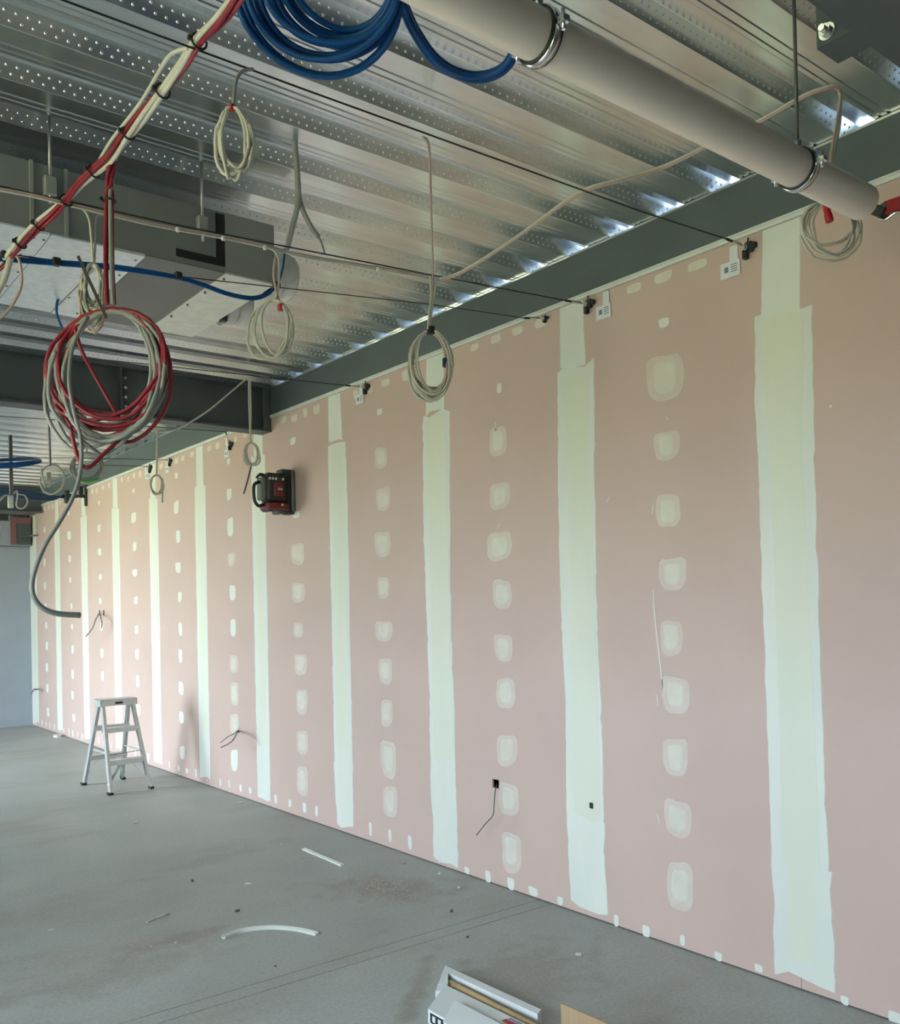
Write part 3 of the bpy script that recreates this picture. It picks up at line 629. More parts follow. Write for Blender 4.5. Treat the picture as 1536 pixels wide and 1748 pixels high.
q = MB(); p = PY(186, 343, yb); q.tube([p+_R0*math.cos(w*math.pi/6)*0.020+_F0*math.sin(w*math.pi/6)*0.020 for w in range(12)], 0.0034, 6, 0, True)
q.cbox(p.x-0.030, p.x-0.018, p.y-0.006, p.y+0.006, p.z-0.006, p.z+0.006, 0.002); q.build('cable_tie', M['black'], br)
co = thing('cable_coil', PY(190, 770, yb), 'large hanging coil of red and grey cables at left', 'cable coil')
ctop = PY(190, 528, yb)
A = _R0*0.98+Vector((0, 0, 0.05)); B = Vector((0, 0, -1))-_R0*0.06
MB().tube(loops(ctop, A, B, 10, 0.165, 0.190, 3, 0.05, 0.17, shift=0.05), 0.0064, 7).build('red_cable', M['red'], co)
MB().tube(loops(ctop+Vector((0, 0.0, -0.006)), A, B, 9, 0.168, 0.200, 12, 0.05, 0.16, shift=0.05), 0.0064, 7).build('grey_cable', M['grey'], co)
MB().tube(path([(128, 560, yb), (140, 600, yb), (170, 655, yb), (207, 720, yb)], 6), 0.006, 6).build('red_cable', M['red'], co)
MB().tube(path([(120, 728, yb), (128, 765, yb), (137, 790, yb), (147, 798, yb-0.02), (158, 794, yb-0.02), (185, 768, yb-0.02), (240, 722, yb-0.02), (268, 690, yb)], 6), 0.0066, 7).build('red_cable', M['red'], co)
MB().tube(path([(95, 600, yb), (84, 640, yb), (86, 690, yb), (110, 725, yb), (140, 752, yb), (170, 775, yb)], 6), 0.006, 7).build('grey_cable', M['grey'], co)
tl = path([(150, 540, yb-0.02), (125, 590, yb-0.02), (118, 650, yb-0.02), (127, 705, yb-0.02), (137, 745, yb-0.02), (139, 780, yb-0.02), (135, 815, yb-0.02), (124, 850, yb-0.02), (102, 890, yb-0.02), (76, 932, yb-0.02), (58, 978, yb-0.02), (55, 1010, yb-0.02), (68, 1034, yb-0.02), (95, 1047, yb-0.02), (137, 1050, yb-0.02)], 6)
MB().tube(tl, [0.0058+0.0030*(i/len(tl))**2 for i in range(len(tl))], 8).build('cable_tail', M['tail'], co)
p0, p1 = PY(133, 437, yb-0.04), PY(182, 543, yb-0.04)
MB().bar(p0, p1, 0.009, 0.004, _F0).build('cable_tie', M['black'], co)
# blue coil at the top of the picture
bl = thing('cable_coil', PY(550, 90, 2.05), 'thick coil of blue cables at the top edge of the picture', 'cable coil')
rnd = random.Random(21)
bc = PY(545, 0, 2.05); bc.z = 3.235
def bloop(rx, ry, dx, dz, dy, ph):
    pts = []
    for i in range(44):
        an = 2*math.pi*i/44; c, s = math.cos(an), math.sin(an)
        pts.append(bc+_R0*(rx*c+dx)+Vector((0, 0, 1))*(ry*s+dz)+_F0*(dy-0.10*s+0.012*math.sin(2*an+ph)))
    return pts
for i in range(11):
    f = i/10
    MB().tube(bloop(0.135+0.085*f, 0.075+0.092*f, 0.065*(1-f)-0.004, 0.015*(1-f), rnd.uniform(-0.025, 0.03), rnd.uniform(0, 6)), 0.0088, 7, 0, True).build('cable', M['blue'], bl)
for i in range(4):
    dx = (0, 4, -5, 2)[i]; dy = (0, 6, 3, -5)[i]; yy = 2.05+(0, 0.015, 0.03, 0.02)[i]
    MB().tube(path([(678+dx, -30, yy), (690+dx, 10+dy, yy), (712+dx, 58+dy, yy), (748+dx, 106+dy, yy), (795+dx, 130+dy, yy), (838+dx, 127+dy, yy-0.05), (868+dx, 104+dy, yy-0.12), (890+dx, 60, yy-0.18), (902+dx, 20, yy-0.2), (912+dx, -40, yy-0.2)], 6), 0.0085, 7).build('cable', M['blue'], bl)
# blue cable along wire three
bs = thing('blue_cable', PY(300, 470, 3.44), 'dark blue cable taped along the wire under the duct', 'cable')
for j in (0, 1, 2):
    MB().tube(path([(-40, 432+j*4, 3.43), (0, 438+j*3, 3.43), (100, 446+j*3, 3.43), (200, 454+j*3, 3.43), (300, 471+j*2, 3.43), (345, 484+j*2, 3.43), (390, 500+j*2, 3.43), (430, 507+j*2, 3.43), (455, 500+j*2, 3.43), (474, 485, 3.43), (483, 455, 3.42), (486, 425, 3.41)], 5), 0.0048, 6).build('cable', M['blue'], bs)
for px, py in ((8, 436), (96, 447), (304, 471), (472, 487)):
    p = PY(px, py, 3.43); MB().cbox(p.x-0.014, p.x+0.014, p.y-0.014, p.y+0.014, p.z-0.014, p.z+0.014, 0.004).build('tape', M['black'], bs)
# twin cable along wire two
tw = thing('twin_cable', PY(300, 385, 3.13), 'white and pink twin cable tied along the wire in front of the duct', 'cable')
for dy, m in ((5, 'white'), (1, 'pinkc')):
    MB().tube(path([(-30, 312+dy+3, 3.13), (60, 332+dy, 3.13), (150, 352+dy+2, 3.13), (260, 377+dy+3, 3.13), (380, 402+dy, 3.13), (450, 417+dy, 3.13), (520, 430+dy+4, 3.13), (640, 452+dy+2, 3.13), (735, 470+dy, 3.13)], 5), 0.0034, 6).build('cable', M[m], tw)
for px, py in ((303, 391), (381, 406), (452, 422), (645, 459)):
    p = PY(px, py, 3.12); MB().cbox(p.x-0.006, p.x+0.006, p.y-0.006, p.y+0.006, p.z-0.010, p.z+0.006, 0.002).build('cable_tie', M['paper'], tw)
# small hanging coils (name, drop path, coil top, rx, ry, turns, colours, label)
def small_coil(label, drops, top, rx, ry, n, seed, r=0.0045, mats=('white',), a=None, spread=0.02, tape=None, tapesize=0.014, tail=None, jit=0.18, shift=0.01):
    px, py, y = top; tp = PY(px, py, y); t = thing('cable_coil', tp-Vector((0, 0, 2*ry)), label, 'cable coil')
    A_ = (_R0 if a is None else Vector(a)); 
    for k, m in enumerate(mats):
        MB().tube(loops(tp+Vector((0, 0.004*k, -0.004*k)), A_, (0, 0, -1), n, rx, ry, seed+k, spread, jit, shift=shift, k=22), r, 6).build('winding', M[m], t)
    for d, m in drops: MB().tube(path(d, 5), r, 6).build('drop_cable', M[m], t)
    if tape:
        p = tp; s = tapesize; MB().cbox(p.x-s, p.x+s, p.y-s, p.y+s, p.z-s*1.1, p.z+s*1.1, s*0.3).build('tape', M[tape], t)
    if tail: MB().tube(path(tail[0], 5), r, 6).build('cable_tail', M[tail[1]], t)
    return t
small_coil('narrow white cable coil hanging high under the deck, left of centre', [([(432, 118, 2.22), (415, 121, 2.22), (405, 132, 2.22), (401, 150, 2.22), (398, 180, 2.22)], 'grey')], (396, 184, 2.22), 0.044, 0.092, 6, 31, 0.0050, ('white',), _R0, 0.02, 'redtape', 0.008, ([(388, 190, 2.22), (378, 225, 2.22), (381, 265, 2.22), (390, 306, 2.22)], 'white'), 0.15, 0.03)
t = small_coil('white cable coil with a red tie beside the end of the duct', [([(452, 422, 3.12), (468, 428, 3.12), (475, 445, 3.12), (476, 480, 3.12), (470, 512, 3.12)], 'white'), ([(470, 440, 3.12), (467, 465, 3.12), (470, 490, 3.12), (476, 515, 3.12)], 'pinkc')], (466, 512, 3.12), 0.070, 0.103, 4, 43, 0.0052, ('white',), _R0, 0.05, None, 0.01, None, 0.2, 0.05)
p = PY(480, 524, 3.10); MB().cbox(p.x-0.012, p.x+0.012, p.y-0.012, p.y+0.012, p.z-0.016, p.z+0.012, 0.004).build('tape', M['redtape'], t)
t = small_coil('white cable coil with blue tape hanging before the third joint stripe', [([(722, 234, 2.24), (729, 240, 2.3), (733, 262, 2.45), (735, 330, 2.75), (737, 400, 2.98), (739, 470, 3.13), (737, 520, 3.13), (733, 560, 3.13)], 'pinkc'), ([(745, 478, 3.12), (741, 505, 3.12), (736, 535, 3.12), (733, 562, 3.12)], 'white'), ([(734, 472, 3.12), (735, 510, 3.12), (730, 562, 3.12)], 'white')], (735, 564, 3.12), 0.080, 0.136, 4, 55, 0.0050, ('white', 'white', 'pinkc'), _R0, 0.04, 'black', 0.016, None, 0.20, 0.035)
p = PY(760, 618, 3.08); MB().cbox(p.x-0.012, p.x+0.012, p.y-0.010, p.y+0.010, p.z-0.024, p.z+0.018, 0.005).build('tape', M['bluetape'], t)
t = small_coil('white cable coil with red tape hanging below the drain pipe', [], (1418, 342, 1.62), 0.080, 0.088, 6, 66, 0.0046, ('white',), _R0, 0.05, None, 0.01, None, 0.24, 0.04)
MB().tube(spline([PY(1408, 336, 1.60), PY(1410, 352, 1.59), PY(1416, 378, 1.58)], 5), [0.012]*8+[0.014]*3, 8).build('tape', M['redtape'], t)
ww = thing('twin_cable', PY(985, 330, 2.5), 'pair of white cables slung from the blue taped coil to behind the drain pipe', 'cable')
for j in (0, 1):
    MB().tube(path([(750, 476+j*2, 3.11), (790, 462+j*3, 3.02), (880, 405+j*3, 2.75), (985, 330+j*4, 2.47), (1060, 305+j*4, 2.33), (1135, 282+j*4, 2.20), (1225, 238+j*4, 2.0), (1300, 203+j*4, 1.84), (1370, 163+j*4, 1.69), (1410, 149+j*3, 1.62), (1426, 147+j*3, 1.60), (1434, 165, 1.60), (1433-j*5, 210, 1.60), (1424-j*5, 260, 1.60), (1414-j*3, 340, 1.61)], 6), 0.0052, 6).build('cable', M['white' if j == 0 else 'pinkc'], ww)
small_coil('bunched pale cable coil half hidden behind the big red coil', [([(120, 352, 3.13), (140, 356, 3.14), (152, 375, 3.14), (156, 410, 3.14), (159, 448, 3.14)], 'white'), ([(178, 366, 3.14), (165, 372, 3.14), (163, 410, 3.14), (161, 448, 3.14)], 'grey')], (159, 450, 3.14), 0.034, 0.088, 9, 71, 0.0040, ('grey', 'white', 'pinkc'), _R0, 0.02, None, 0.01, None, 0.35, 0.01)
small_coil('small white cable coil in front of the fifth joint stripe, above the laser', [([(266, 738, 6.2), (300, 733, 6.2), (350, 705, 6.2), (395, 668, 6.2), (420, 647, 6.2), (425, 644, 6.2), (427, 655, 6.2), (428, 700, 6.2), (427, 755, 6.2)], 'white'), ([(425, 646, 6.2), (425, 690, 6.2), (428, 755, 6.2)], 'white')], (428, 756, 6.2), 0.050, 0.085, 5, 81, 0.0065, ('white',), _R0, 0.02, None, 0.01, ([(430, 790, 6.2), (424, 815, 6.2), (416, 843, 6.2)], 'dgrey'), 0.2, 0.03)
small_coil('small white cable coil hanging at the top of a joint stripe past the cross beam', [([(268, 730, 7.37), (268, 770, 7.36), (267, 810, 7.36)], 'white')], (267, 811, 7.36), 0.048, 0.077, 4, 91, 0.0080, ('white',), _R0, 0.02, None, 0.01, ([(274, 815, 7.36), (277, 835, 7.36), (277, 858, 7.36)], 'white'))
t = small_coil('clear and green cable coil under the red coil', [([(144, 636, 7.2), (147, 740, 7.2), (148, 772, 7.2)], 'pinkc')], (148, 772, 7.2), 0.115, 0.108, 6, 101, 0.006, ('grey', 'pinkc'), _R0, 0.03)
MB().tube(path([(135, 818, 7.15), (148, 822, 7.15), (160, 820, 7.15), (170, 817, 7.15)], 5), 0.010, 6).build('green_cable', M['green'], t)
small_coil('white cable loop with a plug hanging at far left', [([(70, 800, 7.2), (74, 820, 7.2), (79, 832, 7.2)], 'white'), ([(80, 636, 7.2), (85, 760, 7.2), (86, 795, 7.2)], 'grey')], (88, 793, 7.2), 0.085, 0.115, 1, 111, 0.008, ('white',), _R0, 0.01)
p = PY(83, 820, 7.2); MB().tube([p+Vector((0, 0, 0.06)), p-Vector((0, 0, 0.05))], 0.017, 8).build('plug', M['white'], [o for o in COL.objects if o.name.startswith('cable_coil')][-1])
bb = thing('cable_coil', PY(20, 795, 6.9), 'ring of blue cables hanging at the far left edge', 'cable coil')
for j in range(5):
    c = PY(5, 789, 6.9); MB().tube([c+_R0*(math.cos(w*math.pi/16)*(0.21+0.006*j))+Vector((0, 0, 1))*(math.sin(w*math.pi/16)*(0.045+0.004*j))+_F0*(0.18*math.sin(w*math.pi/16)+0.01*j) for w in range(32)], 0.0085, 6, 0, True).build('cable', M['blue'], bb)
# loose white loop at left edge by the bundle
cable('looping_cable', [(22, 432, 3.4), (33, 445, 3.4), (37, 480, 3.4), (30, 505, 3.4), (10, 535, 3.4), (-15, 552, 3.4)], 0.005, M['pinkc'], 'thin pale cable looping down at the left edge under the bundle')
cable('looping_cable', [(20, 434, 3.42), (14, 455, 3.42), (6, 480, 3.42), (-8, 505, 3.42)], 0.011, M['white'], 'thick white cable end dropping out at the left edge')
cable('blue_drop_cable', [(112, 502, 4.15), (99, 512, 4.2), (97, 535, 4.2), (106, 560, 4.2)], 0.006, M['blue'], 'short light blue cable hooked behind the far edge of the duct')
# grey flexible conduits
fc = thing('flexible_conduit', PY(500, 420, 3.2), 'pair of grey flexible conduits dropping from the deck beside the duct', 'conduit')
MB().tube(spline([PZ(503, 238, 3.425), PY(506, 280, 3.12), PY(509, 320, 3.16), PY(508, 350, 3.20), PY(499, 388, 3.30), PY(490, 424, 3.40)], 7), 0.0115, 9).build('conduit', M['grey'], fc)
MB().tube(spline([PY(509, 325, 3.18), PY(513, 348, 3.2), PY(523, 372, 3.2), PY(534, 392, 3.2), PY(544, 404, 3.2)], 7), 0.0105, 9).build('conduit', M['grey'], fc)
MB().tube(spline([PY(544, 404, 3.2), PY(549, 415, 3.2), PY(554, 432, 3.15)], 6), 0.004, 6).build('cable', M['grey'], fc)
# far blue cables to the wall
fb = thing('blue_cable', PY(60, 845, 11.4), 'bundle of blue cables reaching the far part of the pink wall', 'cable')
for j in range(4):
    MB().tube(path([(-20, 832+j*4, 11.4), (40, 838+j*4, 11.4), (85, 845+j*3, 11.45), (115, 850-j*2, 11.5), (146, 846+j, 11.54)], 5), 0.012, 6).build('cable', M['navy'], fb)
for px, py, h in ((138, 840, 0.07), (148, 846, 0.13), (114, 848, 0.08)):
    p = PY(px, py, 11.54 if px > 120 else 11.46); MB().cbox(p.x-0.025, p.x+0.025, p.y-0.03, p.y+0.03, p.z-h, p.z+h, 0.008).build('clamp', M['blackp'], fb)
# hanging fitting at far left
hf = thing('hanging_fitting', PY(18, 880, 7.4), 'white cylindrical fitting on a grey rod hanging at far left', 'fitting')
q0 = PY(19, 822, 7.4); MB().tube([q0+Vector((0, 0, 0.35)), q0-Vector((0, 0, 0.20))], 0.014, 8).build('rod', M['dgrey'], hf)
q1 = PY(18, 857, 7.4); MB().tube([q1+Vector((0, 0, 0.05)), q1-Vector((0, 0, 0.045))], 0.020, 12).build('cylinder', M['trim'], hf)
q2 = PY(18, 884, 7.4); MB().tube([q2+Vector((0, 0, 0.02)), q2-Vector((0, 0, 0.02))], 0.014, 10).build('tip', M['dgrey'], hf)
MB().tube(path([(-15, 870, 7.4), (2, 852, 7.4), (8, 846, 7.4), (20, 845, 7.4), (28, 838, 7.4), (30, 846, 7.4), (28, 862, 7.4), (33, 868, 7.4), (42, 866, 7.4), (47, 856, 7.4), (42, 846, 7.4), (33, 844, 7.4), (28, 842, 7.4)], 5), 0.006, 6).build('cable', M['white'], hf)
# red framed damper and pipes high on the far wall
rd = thing('fire_damper', (-0.3, 14.25, 2.64), 'dark box with a red frame above the far wall', 'damper')
MB().box(-0.42, -0.03, 14.15, 14.33, 2.63, 2.98).build('box', M['greyboard'], rd)
f_ = MB(); f_.box(-0.30, -0.03, 14.12, 14.15, 2.95, 3.03); f_.box(-0.30, -0.23, 14.12, 14.15, 2.64, 2.95); f_.build('red_frame', M['damper'], rd)
MB().box(-0.23, -0.03, 14.13, 14.15, 2.64, 2.95).build('dark_panel', M['dark'], rd)
hp = thing('service_pipe', (-1.5, 13.95, 3.08), 'pale grey pipe across the end of the room above the far wall', 'pipe')
MB().tube([(-4, 13.95, 3.10), (-0.02, 13.95, 3.10)], 0.045, 12).build('pipe', M['grey'], hp)
MB().tube([(-0.16, 14.08, 2.76), (-0.005, 13.85, 2.76)], 0.012, 6).build('bracket', M['dgrey'], hp)

# ================================================================== LASER ON THE WALL
yc = 6.30; lz0 = PY(480, 878, yc).z; 
ls = thing('laser_level', (-0.15, yc, lz0), 'black and red rotating laser level clamped to the pink wall', 'tool')
def lb(name, u0, u1, y0, y1, z0, z1, m, c=0.008, parent=None): return MB().cbox(-u1, -u0, yc+y0, yc+y1, lz0+z0, lz0+z1, c).build(name, M[m], parent or ls)
lb('wall_plate', 0.001, 0.03, -0.06, 0.06, 0.02, 0.34, 'dgrey'); lb('rail', 0.03, 0.075, -0.045, 0.045, 0.0, 0.33, 'blackp')
lb('top_lug', 0.015, 0.11, -0.05, 0.05, 0.300, 0.345, 'blackp'); lb('bottom_lug', 0.0, 0.05, -0.04, 0.05, 0.0, 0.05, 'blackp')
lb('base', 0.06, 0.245, -0.075, 0.075, 0.025, 0.085, 'laserred', 0.012); lb('foot', 0.09, 0.15, -0.06, 0.06, 0.0, 0.03, 'dark'); lb('foot', 0.19, 0.235, -0.06, 0.06, 0.015, 0.04, 'blackp')
lb('body', 0.07, 0.245, -0.07, 0.07, 0.085, 0.295, 'blackp', 0.02); fp = lb('front_panel', 0.115, 0.195, -0.082, -0.068, 0.125, 0.235, 'laserred', 0.006)
lb('label_stripe', 0.125, 0.165, -0.0835, -0.081, 0.186, 0.190, 'pvc', 0.0008, fp); lb('label_stripe', 0.125, 0.165, -0.0835, -0.081, 0.176, 0.180, 'pvc', 0.0008, fp)
for u in (0.115, 0.175, 0.20, 0.225): lb('lens', u-0.008, u+0.008, -0.078, -0.068, 0.252, 0.270, 'trim', 0.003)
lb('button', 0.118, 0.134, -0.085, -0.070, 0.055, 0.073, 'trim', 0.004)
lb('grip_ring', 0.245, 0.275, -0.055, 0.055, 0.10, 0.275, 'dgrey', 0.01)
MB().tube(spline([(-0.24, yc, lz0+0.07), (-0.285, yc, lz0+0.055), (-0.318, yc, lz0+0.09), (-0.325, yc, lz0+0.16), (-0.318, yc, lz0+0.215), (-0.28, yc, lz0+0.235), (-0.25, yc, lz0+0.225)], 6), 0.013, 8).build('handle', M['blackp'], ls)
MB().tube(spline([(-0.235, yc, lz0+0.29), (-0.27, yc, lz0+0.295), (-0.30, yc, lz0+0.268)], 5), [0.013]*6+[0.010]*5, 8).build('hook', M['blackp'], ls)
MB().cbox(-0.22, -0.12, yc-0.03, yc+0.03, lz0+0.29, lz0+0.312, 0.006).build('top_cap', M['blackp'], ls)

# ================================================================== LADDER
ld_ = thing('step_ladder', (-0.65, 8.58, 0.0), 'small silver aluminium double sided step ladder on the concrete floor', 'ladder')
feet = {(0, 0): Vector((-0.826, 8.235, 0)), (0, 1): Vector((-0.859, 8.90, 0)), (1, 0): Vector((-0.443, 8.262, 0)), (1, 1): Vector((-0.477, 8.93, 0))}
HT = PY(196, 1192, 8.58).z
tops = {k: Vector((-0.793 if k[0] == 0 else -0.50, 8.53 if k[1] == 0 else 8.63, HT-0.035)) for k in feet}
for k in feet:
    a, b = feet[k]+Vector((0, 0, 0.018)), tops[k]; s = 1 if k[0] == 0 else -1
    m = MB(); m.bar(a, b, 0.004, 0.055, (0, 1, 0)); 
    for q in (-1, 1): m.bar(a+Vector((s*0.012, q*0.026, 0)), b+Vector((s*0.012, q*0.026, 0)), 0.024, 0.004, (0, 1, 0))
    m.build('leg', M['alu'], ld_)
    f = feet[k]; MB().cbox(f.x-0.018, f.x+0.026 if s > 0 else f.x+0.018, f.y-0.034, f.y+0.034, 0.0, 0.022, 0.004).build('rubber_foot', M['black'], ld_)
tp = MB(); tp.cbox(-0.815, -0.478, 8.49, 8.67, HT-0.008, HT, 0.003); tp.box(-0.805, -0.488, 8.49, 8.494, HT-0.06, HT-0.008); tp.box(-0.805, -0.488, 8.666, 8.67, HT-0.06, HT-0.008); tp.box(-0.815, -0.811, 8.49, 8.67, HT-0.06, HT-0.008); tp.box(-0.482, -0.478, 8.49, 8.67, HT-0.06, HT-0.008)
tp.build('top_cap', M['alu'], ld_)
MB().box(-0.68, -0.61, 8.488, 8.490, HT-0.045, HT-0.025).build('slot', M['black'], ld_)
for side in (0, 1):
    for z in (0.285, 0.565):
        f = z/(HT-0.035); a = feet[0, side].lerp(tops[0, side], f); b = feet[1, side].lerp(tops[1, side], f); sg = 1 if side == 0 else -1
        m = MB(); m.bar(a+Vector((0, sg*0.01, 0)), b+Vector((0, sg*0.01, 0)), 0.085, 0.004); m.bar(a+Vector((0, -sg*0.032, -0.02)), b+Vector((0, -sg*0.032, -0.02)), 0.004, 0.044); m.bar(a+Vector((0, sg*0.052, -0.02)), b+Vector((0, sg*0.052, -0.02)), 0.004, 0.040)
        m.build('tread', M['alu'], ld_)
        if z < 0.4:
            for e, (p, q) in enumerate(((a, b), (b, a))):
                ft = feet[e, side].lerp(tops[e, side], 0.10); MB().bar(ft, p.lerp(q, 0.36)+Vector((0, 0, -0.03)), 0.030, 0.012).build('brace', M['alu'], ld_)
for e in (0, 1):
    a = feet[e, 0].lerp(tops[e, 0], 0.44); b = feet[e, 1].lerp(tops[e, 1], 0.44); o_ = Vector((0.018 if e == 0 else -0.018, 0, 0))
    MB().bar(a+o_, b+o_, 0.003, 0.014).build('spreader', M['alu'], ld_)
MB().tube([feet[0, 0].lerp(tops[0, 0], 0.42), feet[1, 0].lerp(tops[1, 0], 0.44)], 0.003, 6).build('cord', M['dgrey'], ld_)
a = feet[0, 0].lerp(tops[0, 0], 0.60); MB().box(a.x+0.022, a.x+0.0245, a.y-0.024, a.y+0.022, a.z-0.06, a.z+0.05).build('blue_sticker', M['blue'], ld_)

# ================================================================== WALL CABLE TAILS
def wtail(runs, label):
    p0 = PX(*runs[0][0][0]); t = thing('cable_tail', (-0.01, p0.y, p0.z), label, 'cable', 'cable tails left in the wall cut outs')
    for px, x_out, r, m in runs:
        n = len(px); pts = []
        for i, (a, b) in enumerate(px):
            f = i/(n-1); pts.append(PX(a, b, 0.03 if i == 0 else -x_out*(0.35+0.65*math.sin(min(1, f*1.3)*math.pi/2))))
        MB().tube(spline(pts, 6), r, 6).build('cable', M[m], t)
wtail([([(848, 1338), (845, 1352), (843, 1375), (841, 1392), (827, 1408), (813, 1426)], 0.09, 0.0035, 'dgrey')], 'thin dark cable hanging from the square wall cut out near centre')
wtail([([(406, 1246), (400, 1252), (390, 1257), (376, 1268)], 0.20, 0.005, 'grey'), ([(406, 1246), (402, 1256), (394, 1267), (377, 1276)], 0.20, 0.005, 'dgrey')], 'two short cables bending out of the cut out right of the ladder')
wtail([([(170, 1046), (164, 1056), (158, 1072), (147, 1086)], 0.22, 0.008, 'grey'), ([(170, 1046), (172, 1054), (174, 1064), (173, 1072)], 0.12, 0.008, 'grey')], 'two pale cables hanging from the paired wall cut outs above the ladder')
wtail([([(61, 1177), (58, 1177), (53, 1184)], 0.15, 0.012, 'grey')], 'short cable sticking out near the far corner of the pink wall')

# ================================================================== THINGS ON THE FLOOR
def strip(px, w, h, label, n=8):
    pts = spline([PZ(a, b, h/2) for a, b in px], n); mb = MB(); vs = []
    for i, p in enumerate(pts):
        t = (pts[min(i+1, len(pts)-1)]-pts[max(i-1, 0)]); t.z = 0; t.normalize(); s = Vector((-t.y, t.x, 0))
        for dx, z in ((-w/2, 0.0), (w/2, 0.0), (w/2, h), (w/2-0.004, h), (w/2-0.004, 0.004), (-w/2+0.004, 0.004), (-w/2+0.004, h), (-w/2, h)): vs.append((p.x+s.x*dx, p.y+s.y*dx, z))
    k = 8; fs = [(i*k+q, i*k+(q+1) % k, (i+1)*k+(q+1) % k, (i+1)*k+q) for i in range(len(pts)-1) for q in range(k)]
    fs += [tuple(range(k)), tuple((len(pts)-1)*k+q for q in range(k))]
    return tag(mb.add(vs, fs).build('trunking_strip', M['plastic']), label, 'strip')
strip([(518, 1449), (551, 1463), (584, 1477)], 0.022, 0.012, 'straight white plastic offcut on the floor near the wall')
strip([(381, 1600), (415, 1588), (460, 1583), (505, 1586), (541, 1594)], 0.024, 0.014, 'curved white plastic offcut on the floor in the foreground')
def chip(px, py, w, l, h, m, rot, label, name='plaster_chip', cat='debris'):
    p = PZ(px, py, 0); rnd = random.Random(px*7+py); n = 7; poly = []
    for i in range(n):
        a = 2*math.pi*i/n; x = math.cos(a)*l/2*rnd.uniform(0.6, 1.1); y = math.sin(a)*w/2*rnd.uniform(0.6, 1.1)
        poly.append((p.x+x*math.cos(rot)-y*math.sin(rot), p.y+x*math.sin(rot)+y*math.cos(rot), 0.0))
    return tag(MB().prism(poly, (0, 0, h)).build(name, m), label, cat, 'scraps scattered on the floor')
for px, py, w, l, h, m, rot, lab in (
    (423, 1509, .010, .055, .006, 'plastic', -0.35, 'thin white sliver on the floor above the curved offcut'),
    (480, 1443, .015, .035, .008, 'chip', 0.9, 'pale chip on the floor just left of the straight offcut'),
    (688, 1475, .020, .05, .006, 'dust', -0.5, 'brown flake on the floor between the straight offcut and wall'),
    (750, 1492, .012, .014, .009, 'plastic', 0, 'white crumb on the floor below the third joint stripe'),
    (783, 1516, .013, .022, .008, 'plastic', 0, 'white crumb on the floor right of the plaster dust'),
    (771, 1556, .018, .045, .008, 'dirt', 0.6, 'dark chip on the bare floor right of centre'),
    (405, 1556, .016, .03, .010, 'dirt', 0.2, 'small dark lump just above the left end of the curved offcut'),
    (328, 1505, .016, .03, .012, 'dirt', 1.3, 'small dark lump on the floor left of the white sliver'),
    (88, 1588, .02, .04, .004, 'chip', 0.1, 'thin pale flake on the open floor at lower left'),
    (258, 1617, .012, .016, .006, 'chip', 0.4, 'tiny white crumb left of the curved offcut'),
    (300, 1610, .010, .014, .006, 'chip', 0.4, 'tiny white crumb nearest the left end of the curved offcut'),
    (988, 1630, .018, .035, .008, 'chip', -0.8, 'pale chip on the floor beyond the cartons'),
    (232, 1404, .03, .06, .005, 'chip', 0.2, 'pale flake on the floor below the ladder'),
    (410, 1371, .03, .10, .006, 'chip', 0.2, 'pale sliver on the floor by the wall right of the ladder'),
    (98, 1258, .10, .28, .03, 'chip', 1.5, 'small white heap at the foot of the far pink wall'),
    (798, 1600, .012, .025, .006, 'dirt', 0.3, 'dark crumb on the floor above the white carton'),
    (470, 1650, .010, .016, .005, 'dirt', 0.3, 'dark speck on the floor below the curved offcut')):
    chip(px, py, w, l, h, M[m], rot, lab)
for px, py, dx, dy in ((268, 1566, 20, -9),):
    a, b = PZ(px-18, py+9, 0.004), PZ(px+20, py-8, 0.004)
    tag(MB().tube(spline([a, a.lerp(b, 0.4)+Vector((0.01, 0.012, 0)), a.lerp(b, 0.7)+Vector((-0.005, -0.008, 0.004)), b], 5), 0.0045, 6).build('torn_strip', M['chip']), 'torn crinkled strip lying on the floor at left', 'debris', 'scraps scattered on the floor')
# pink plaster dust
rnd = random.Random(77); ds = MB()
for i in range(420):
    px = rnd.gauss(652, 34); py = rnd.gauss(1512, 13)+(px-652)*0.12
    if rnd.random() < 0.12: px, py = rnd.gauss(535, 22), rnd.gauss(1466, 6)
    p = PZ(px, py, 0); s = rnd.uniform(0.003, 0.010)
    vs = [(p.x+math.cos(a)*s*rnd.uniform(.6, 1.2), p.y+math.sin(a)*s*rnd.uniform(.6, 1.2), 0.0) for a in [k*1.2566 for k in range(5)]]+[(p.x, p.y, s*0.55)]
    ds.add(vs, [(k, (k+1) % 5, 5) for k in range(5)])
tag(ds.build('plaster_dust', M['dust']), 'scatter of pinkish plaster crumbs on the floor near the wall', 'dust', kind='stuff')

# cartons at the bottom edge
def slab_(name, poly, z0, z1, m, parent): return MB().prism([(x, y, z0) for x, y in poly], (0, 0, z1-z0)).build(name, M[m], parent)
ct = thing('white_carton', (-1.08, 2.85, 0), 'open white cardboard tray holding a brown tube at the bottom edge', 'carton')
slab_('bottom', [(-1.205, 2.957), (-1.02, 3.13), (-1.004, 2.55), (-1.122, 2.50), (-1.124, 2.97)], 0.0, 0.004, 'carton', ct)
slab_('side', [(-1.02, 3.13), (-1.058, 3.06), (-1.043, 2.53), (-1.004, 2.55)], 0.004, 0.050, 'carton', ct)
slab_('end', [(-1.02, 3.13), (-1.165, 2.994), (-1.126, 2.975), (-1.058, 3.06)], 0.004, 0.050, 'carton', ct)
slab_('flap', [(-1.165, 2.994), (-1.205, 2.957), (-1.178, 2.943), (-1.140, 2.978)], 0.004, 0.046, 'carton', ct)
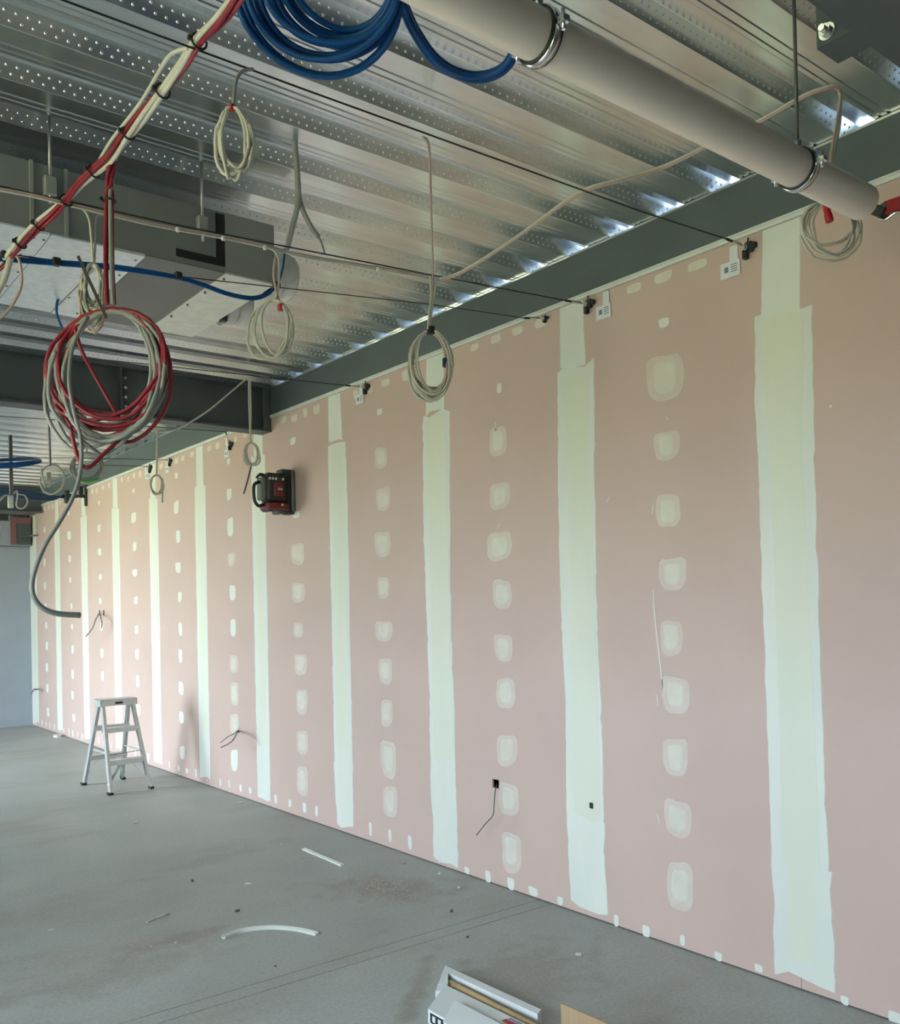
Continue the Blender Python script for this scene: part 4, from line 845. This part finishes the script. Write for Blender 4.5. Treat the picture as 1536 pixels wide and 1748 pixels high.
slab_('slot', [(-1.088, 3.069), (-1.128, 3.031), (-1.130, 3.034), (-1.090, 3.072)], 0.012, 0.040, 'blackp', ct)
tb = thing('cardboard_tube', (-1.095, 2.6, 0.008), 'brown cardboard tube lying in the white tray', 'tube')
MB().tube([(-1.098, 2.36, 0.027), (-1.098, 2.7, 0.027), (-1.096, 3.00, 0.027)], 0.021, 18).build('tube', M['wood'], tb)
MB().tube([(-1.098, 2.66, 0.027), (-1.098, 2.668, 0.027)], 0.0217, 18).build('tape_band', M['dust'], tb)
c2 = thing('white_carton', (-1.23, 2.55, 0), 'closed white cardboard box with red and black print at the bottom edge', 'carton')
slab_('box', [(-1.146, 2.968), (-1.335, 2.832), (-1.335, 2.15), (-1.128, 2.15)], 0.0, 0.053, 'carton', c2)
for y0_, y1_, z0_, z1_, m_, o_ in ((2.735, 2.818, 0.006, 0.044, 'blackp', 0.0), (2.785, 2.803, 0.014, 0.036, 'paper', 0.0008), (2.750, 2.768, 0.014, 0.036, 'paper', 0.0008)):
    MB().box(-1.3358-o_, -1.335-o_, y0_, y1_, z0_, z1_).build('printed_mark', M[m_], c2)
p = PZ(873, 1745, 0.053)
MB().box(p.x-0.020, p.x+0.004, p.y-0.03, p.y+0.035, 0.053, 0.0536).build('printed_mark', M['inkred'], c2)
for q in range(4): MB().box(p.x+0.007+q*0.0045, p.x+0.0095+q*0.0045, p.y-0.10, p.y+0.03, 0.053, 0.0536).build('printed_mark', M['ink'], c2)
c3 = thing('white_carton', (-1.30, 2.5, 0.053), 'loose white cardboard sheet lying on the closed white box', 'carton')
MB().add([(-1.236, 2.792, 0.070), (-1.364, 2.70, 0.056), (-1.364, 2.2, 0.056), (-1.232, 2.2, 0.070), (-1.236, 2.792, 0.073), (-1.364, 2.70, 0.059), (-1.364, 2.2, 0.059), (-1.232, 2.2, 0.073)],
         [(3, 2, 1, 0), (4, 5, 6, 7), (0, 1, 5, 4), (1, 2, 6, 5), (2, 3, 7, 6), (3, 0, 4, 7)]).build('sheet', M['carton'], c3)
MB().prism([(-1.262, 2.70, 0.0535), (-1.262, 2.3, 0.0535), (-1.262, 2.3, 0.066), (-1.262, 2.70, 0.066)], (-0.003, 0, 0)).build('folded_edge', M['carton'], c3)
bx = thing('cardboard_box', (-0.9, 2.4, 0), 'brown corrugated cardboard box standing at the bottom edge', 'box')
zt = 0.16
g0, g1 = PZ(957, 1713, zt), PZ(1075, 1764, zt)
d_ = (g1-g0).normalized(); e_ = Vector((-d_.y, d_.x, 0)); e_ = e_ if e_.y > 0 else -e_
def panel(a, b, th, z0=0.0, z1=zt): MB().prism([(a.x, a.y, z0), (b.x, b.y, z0), (b.x, b.y, z1), (a.x, a.y, z1)], th).build('panel', M['card'], bx)
panel(g0, g1, e_*0.005)
panel(g0+e_*0.005, g0+e_*0.03+d_*0.22, d_*0.005, 0.0, 0.10); panel(g1-d_*0.005+e_*0.005, g1-d_*0.005+e_*0.14, d_*0.005, 0.0, 0.10)
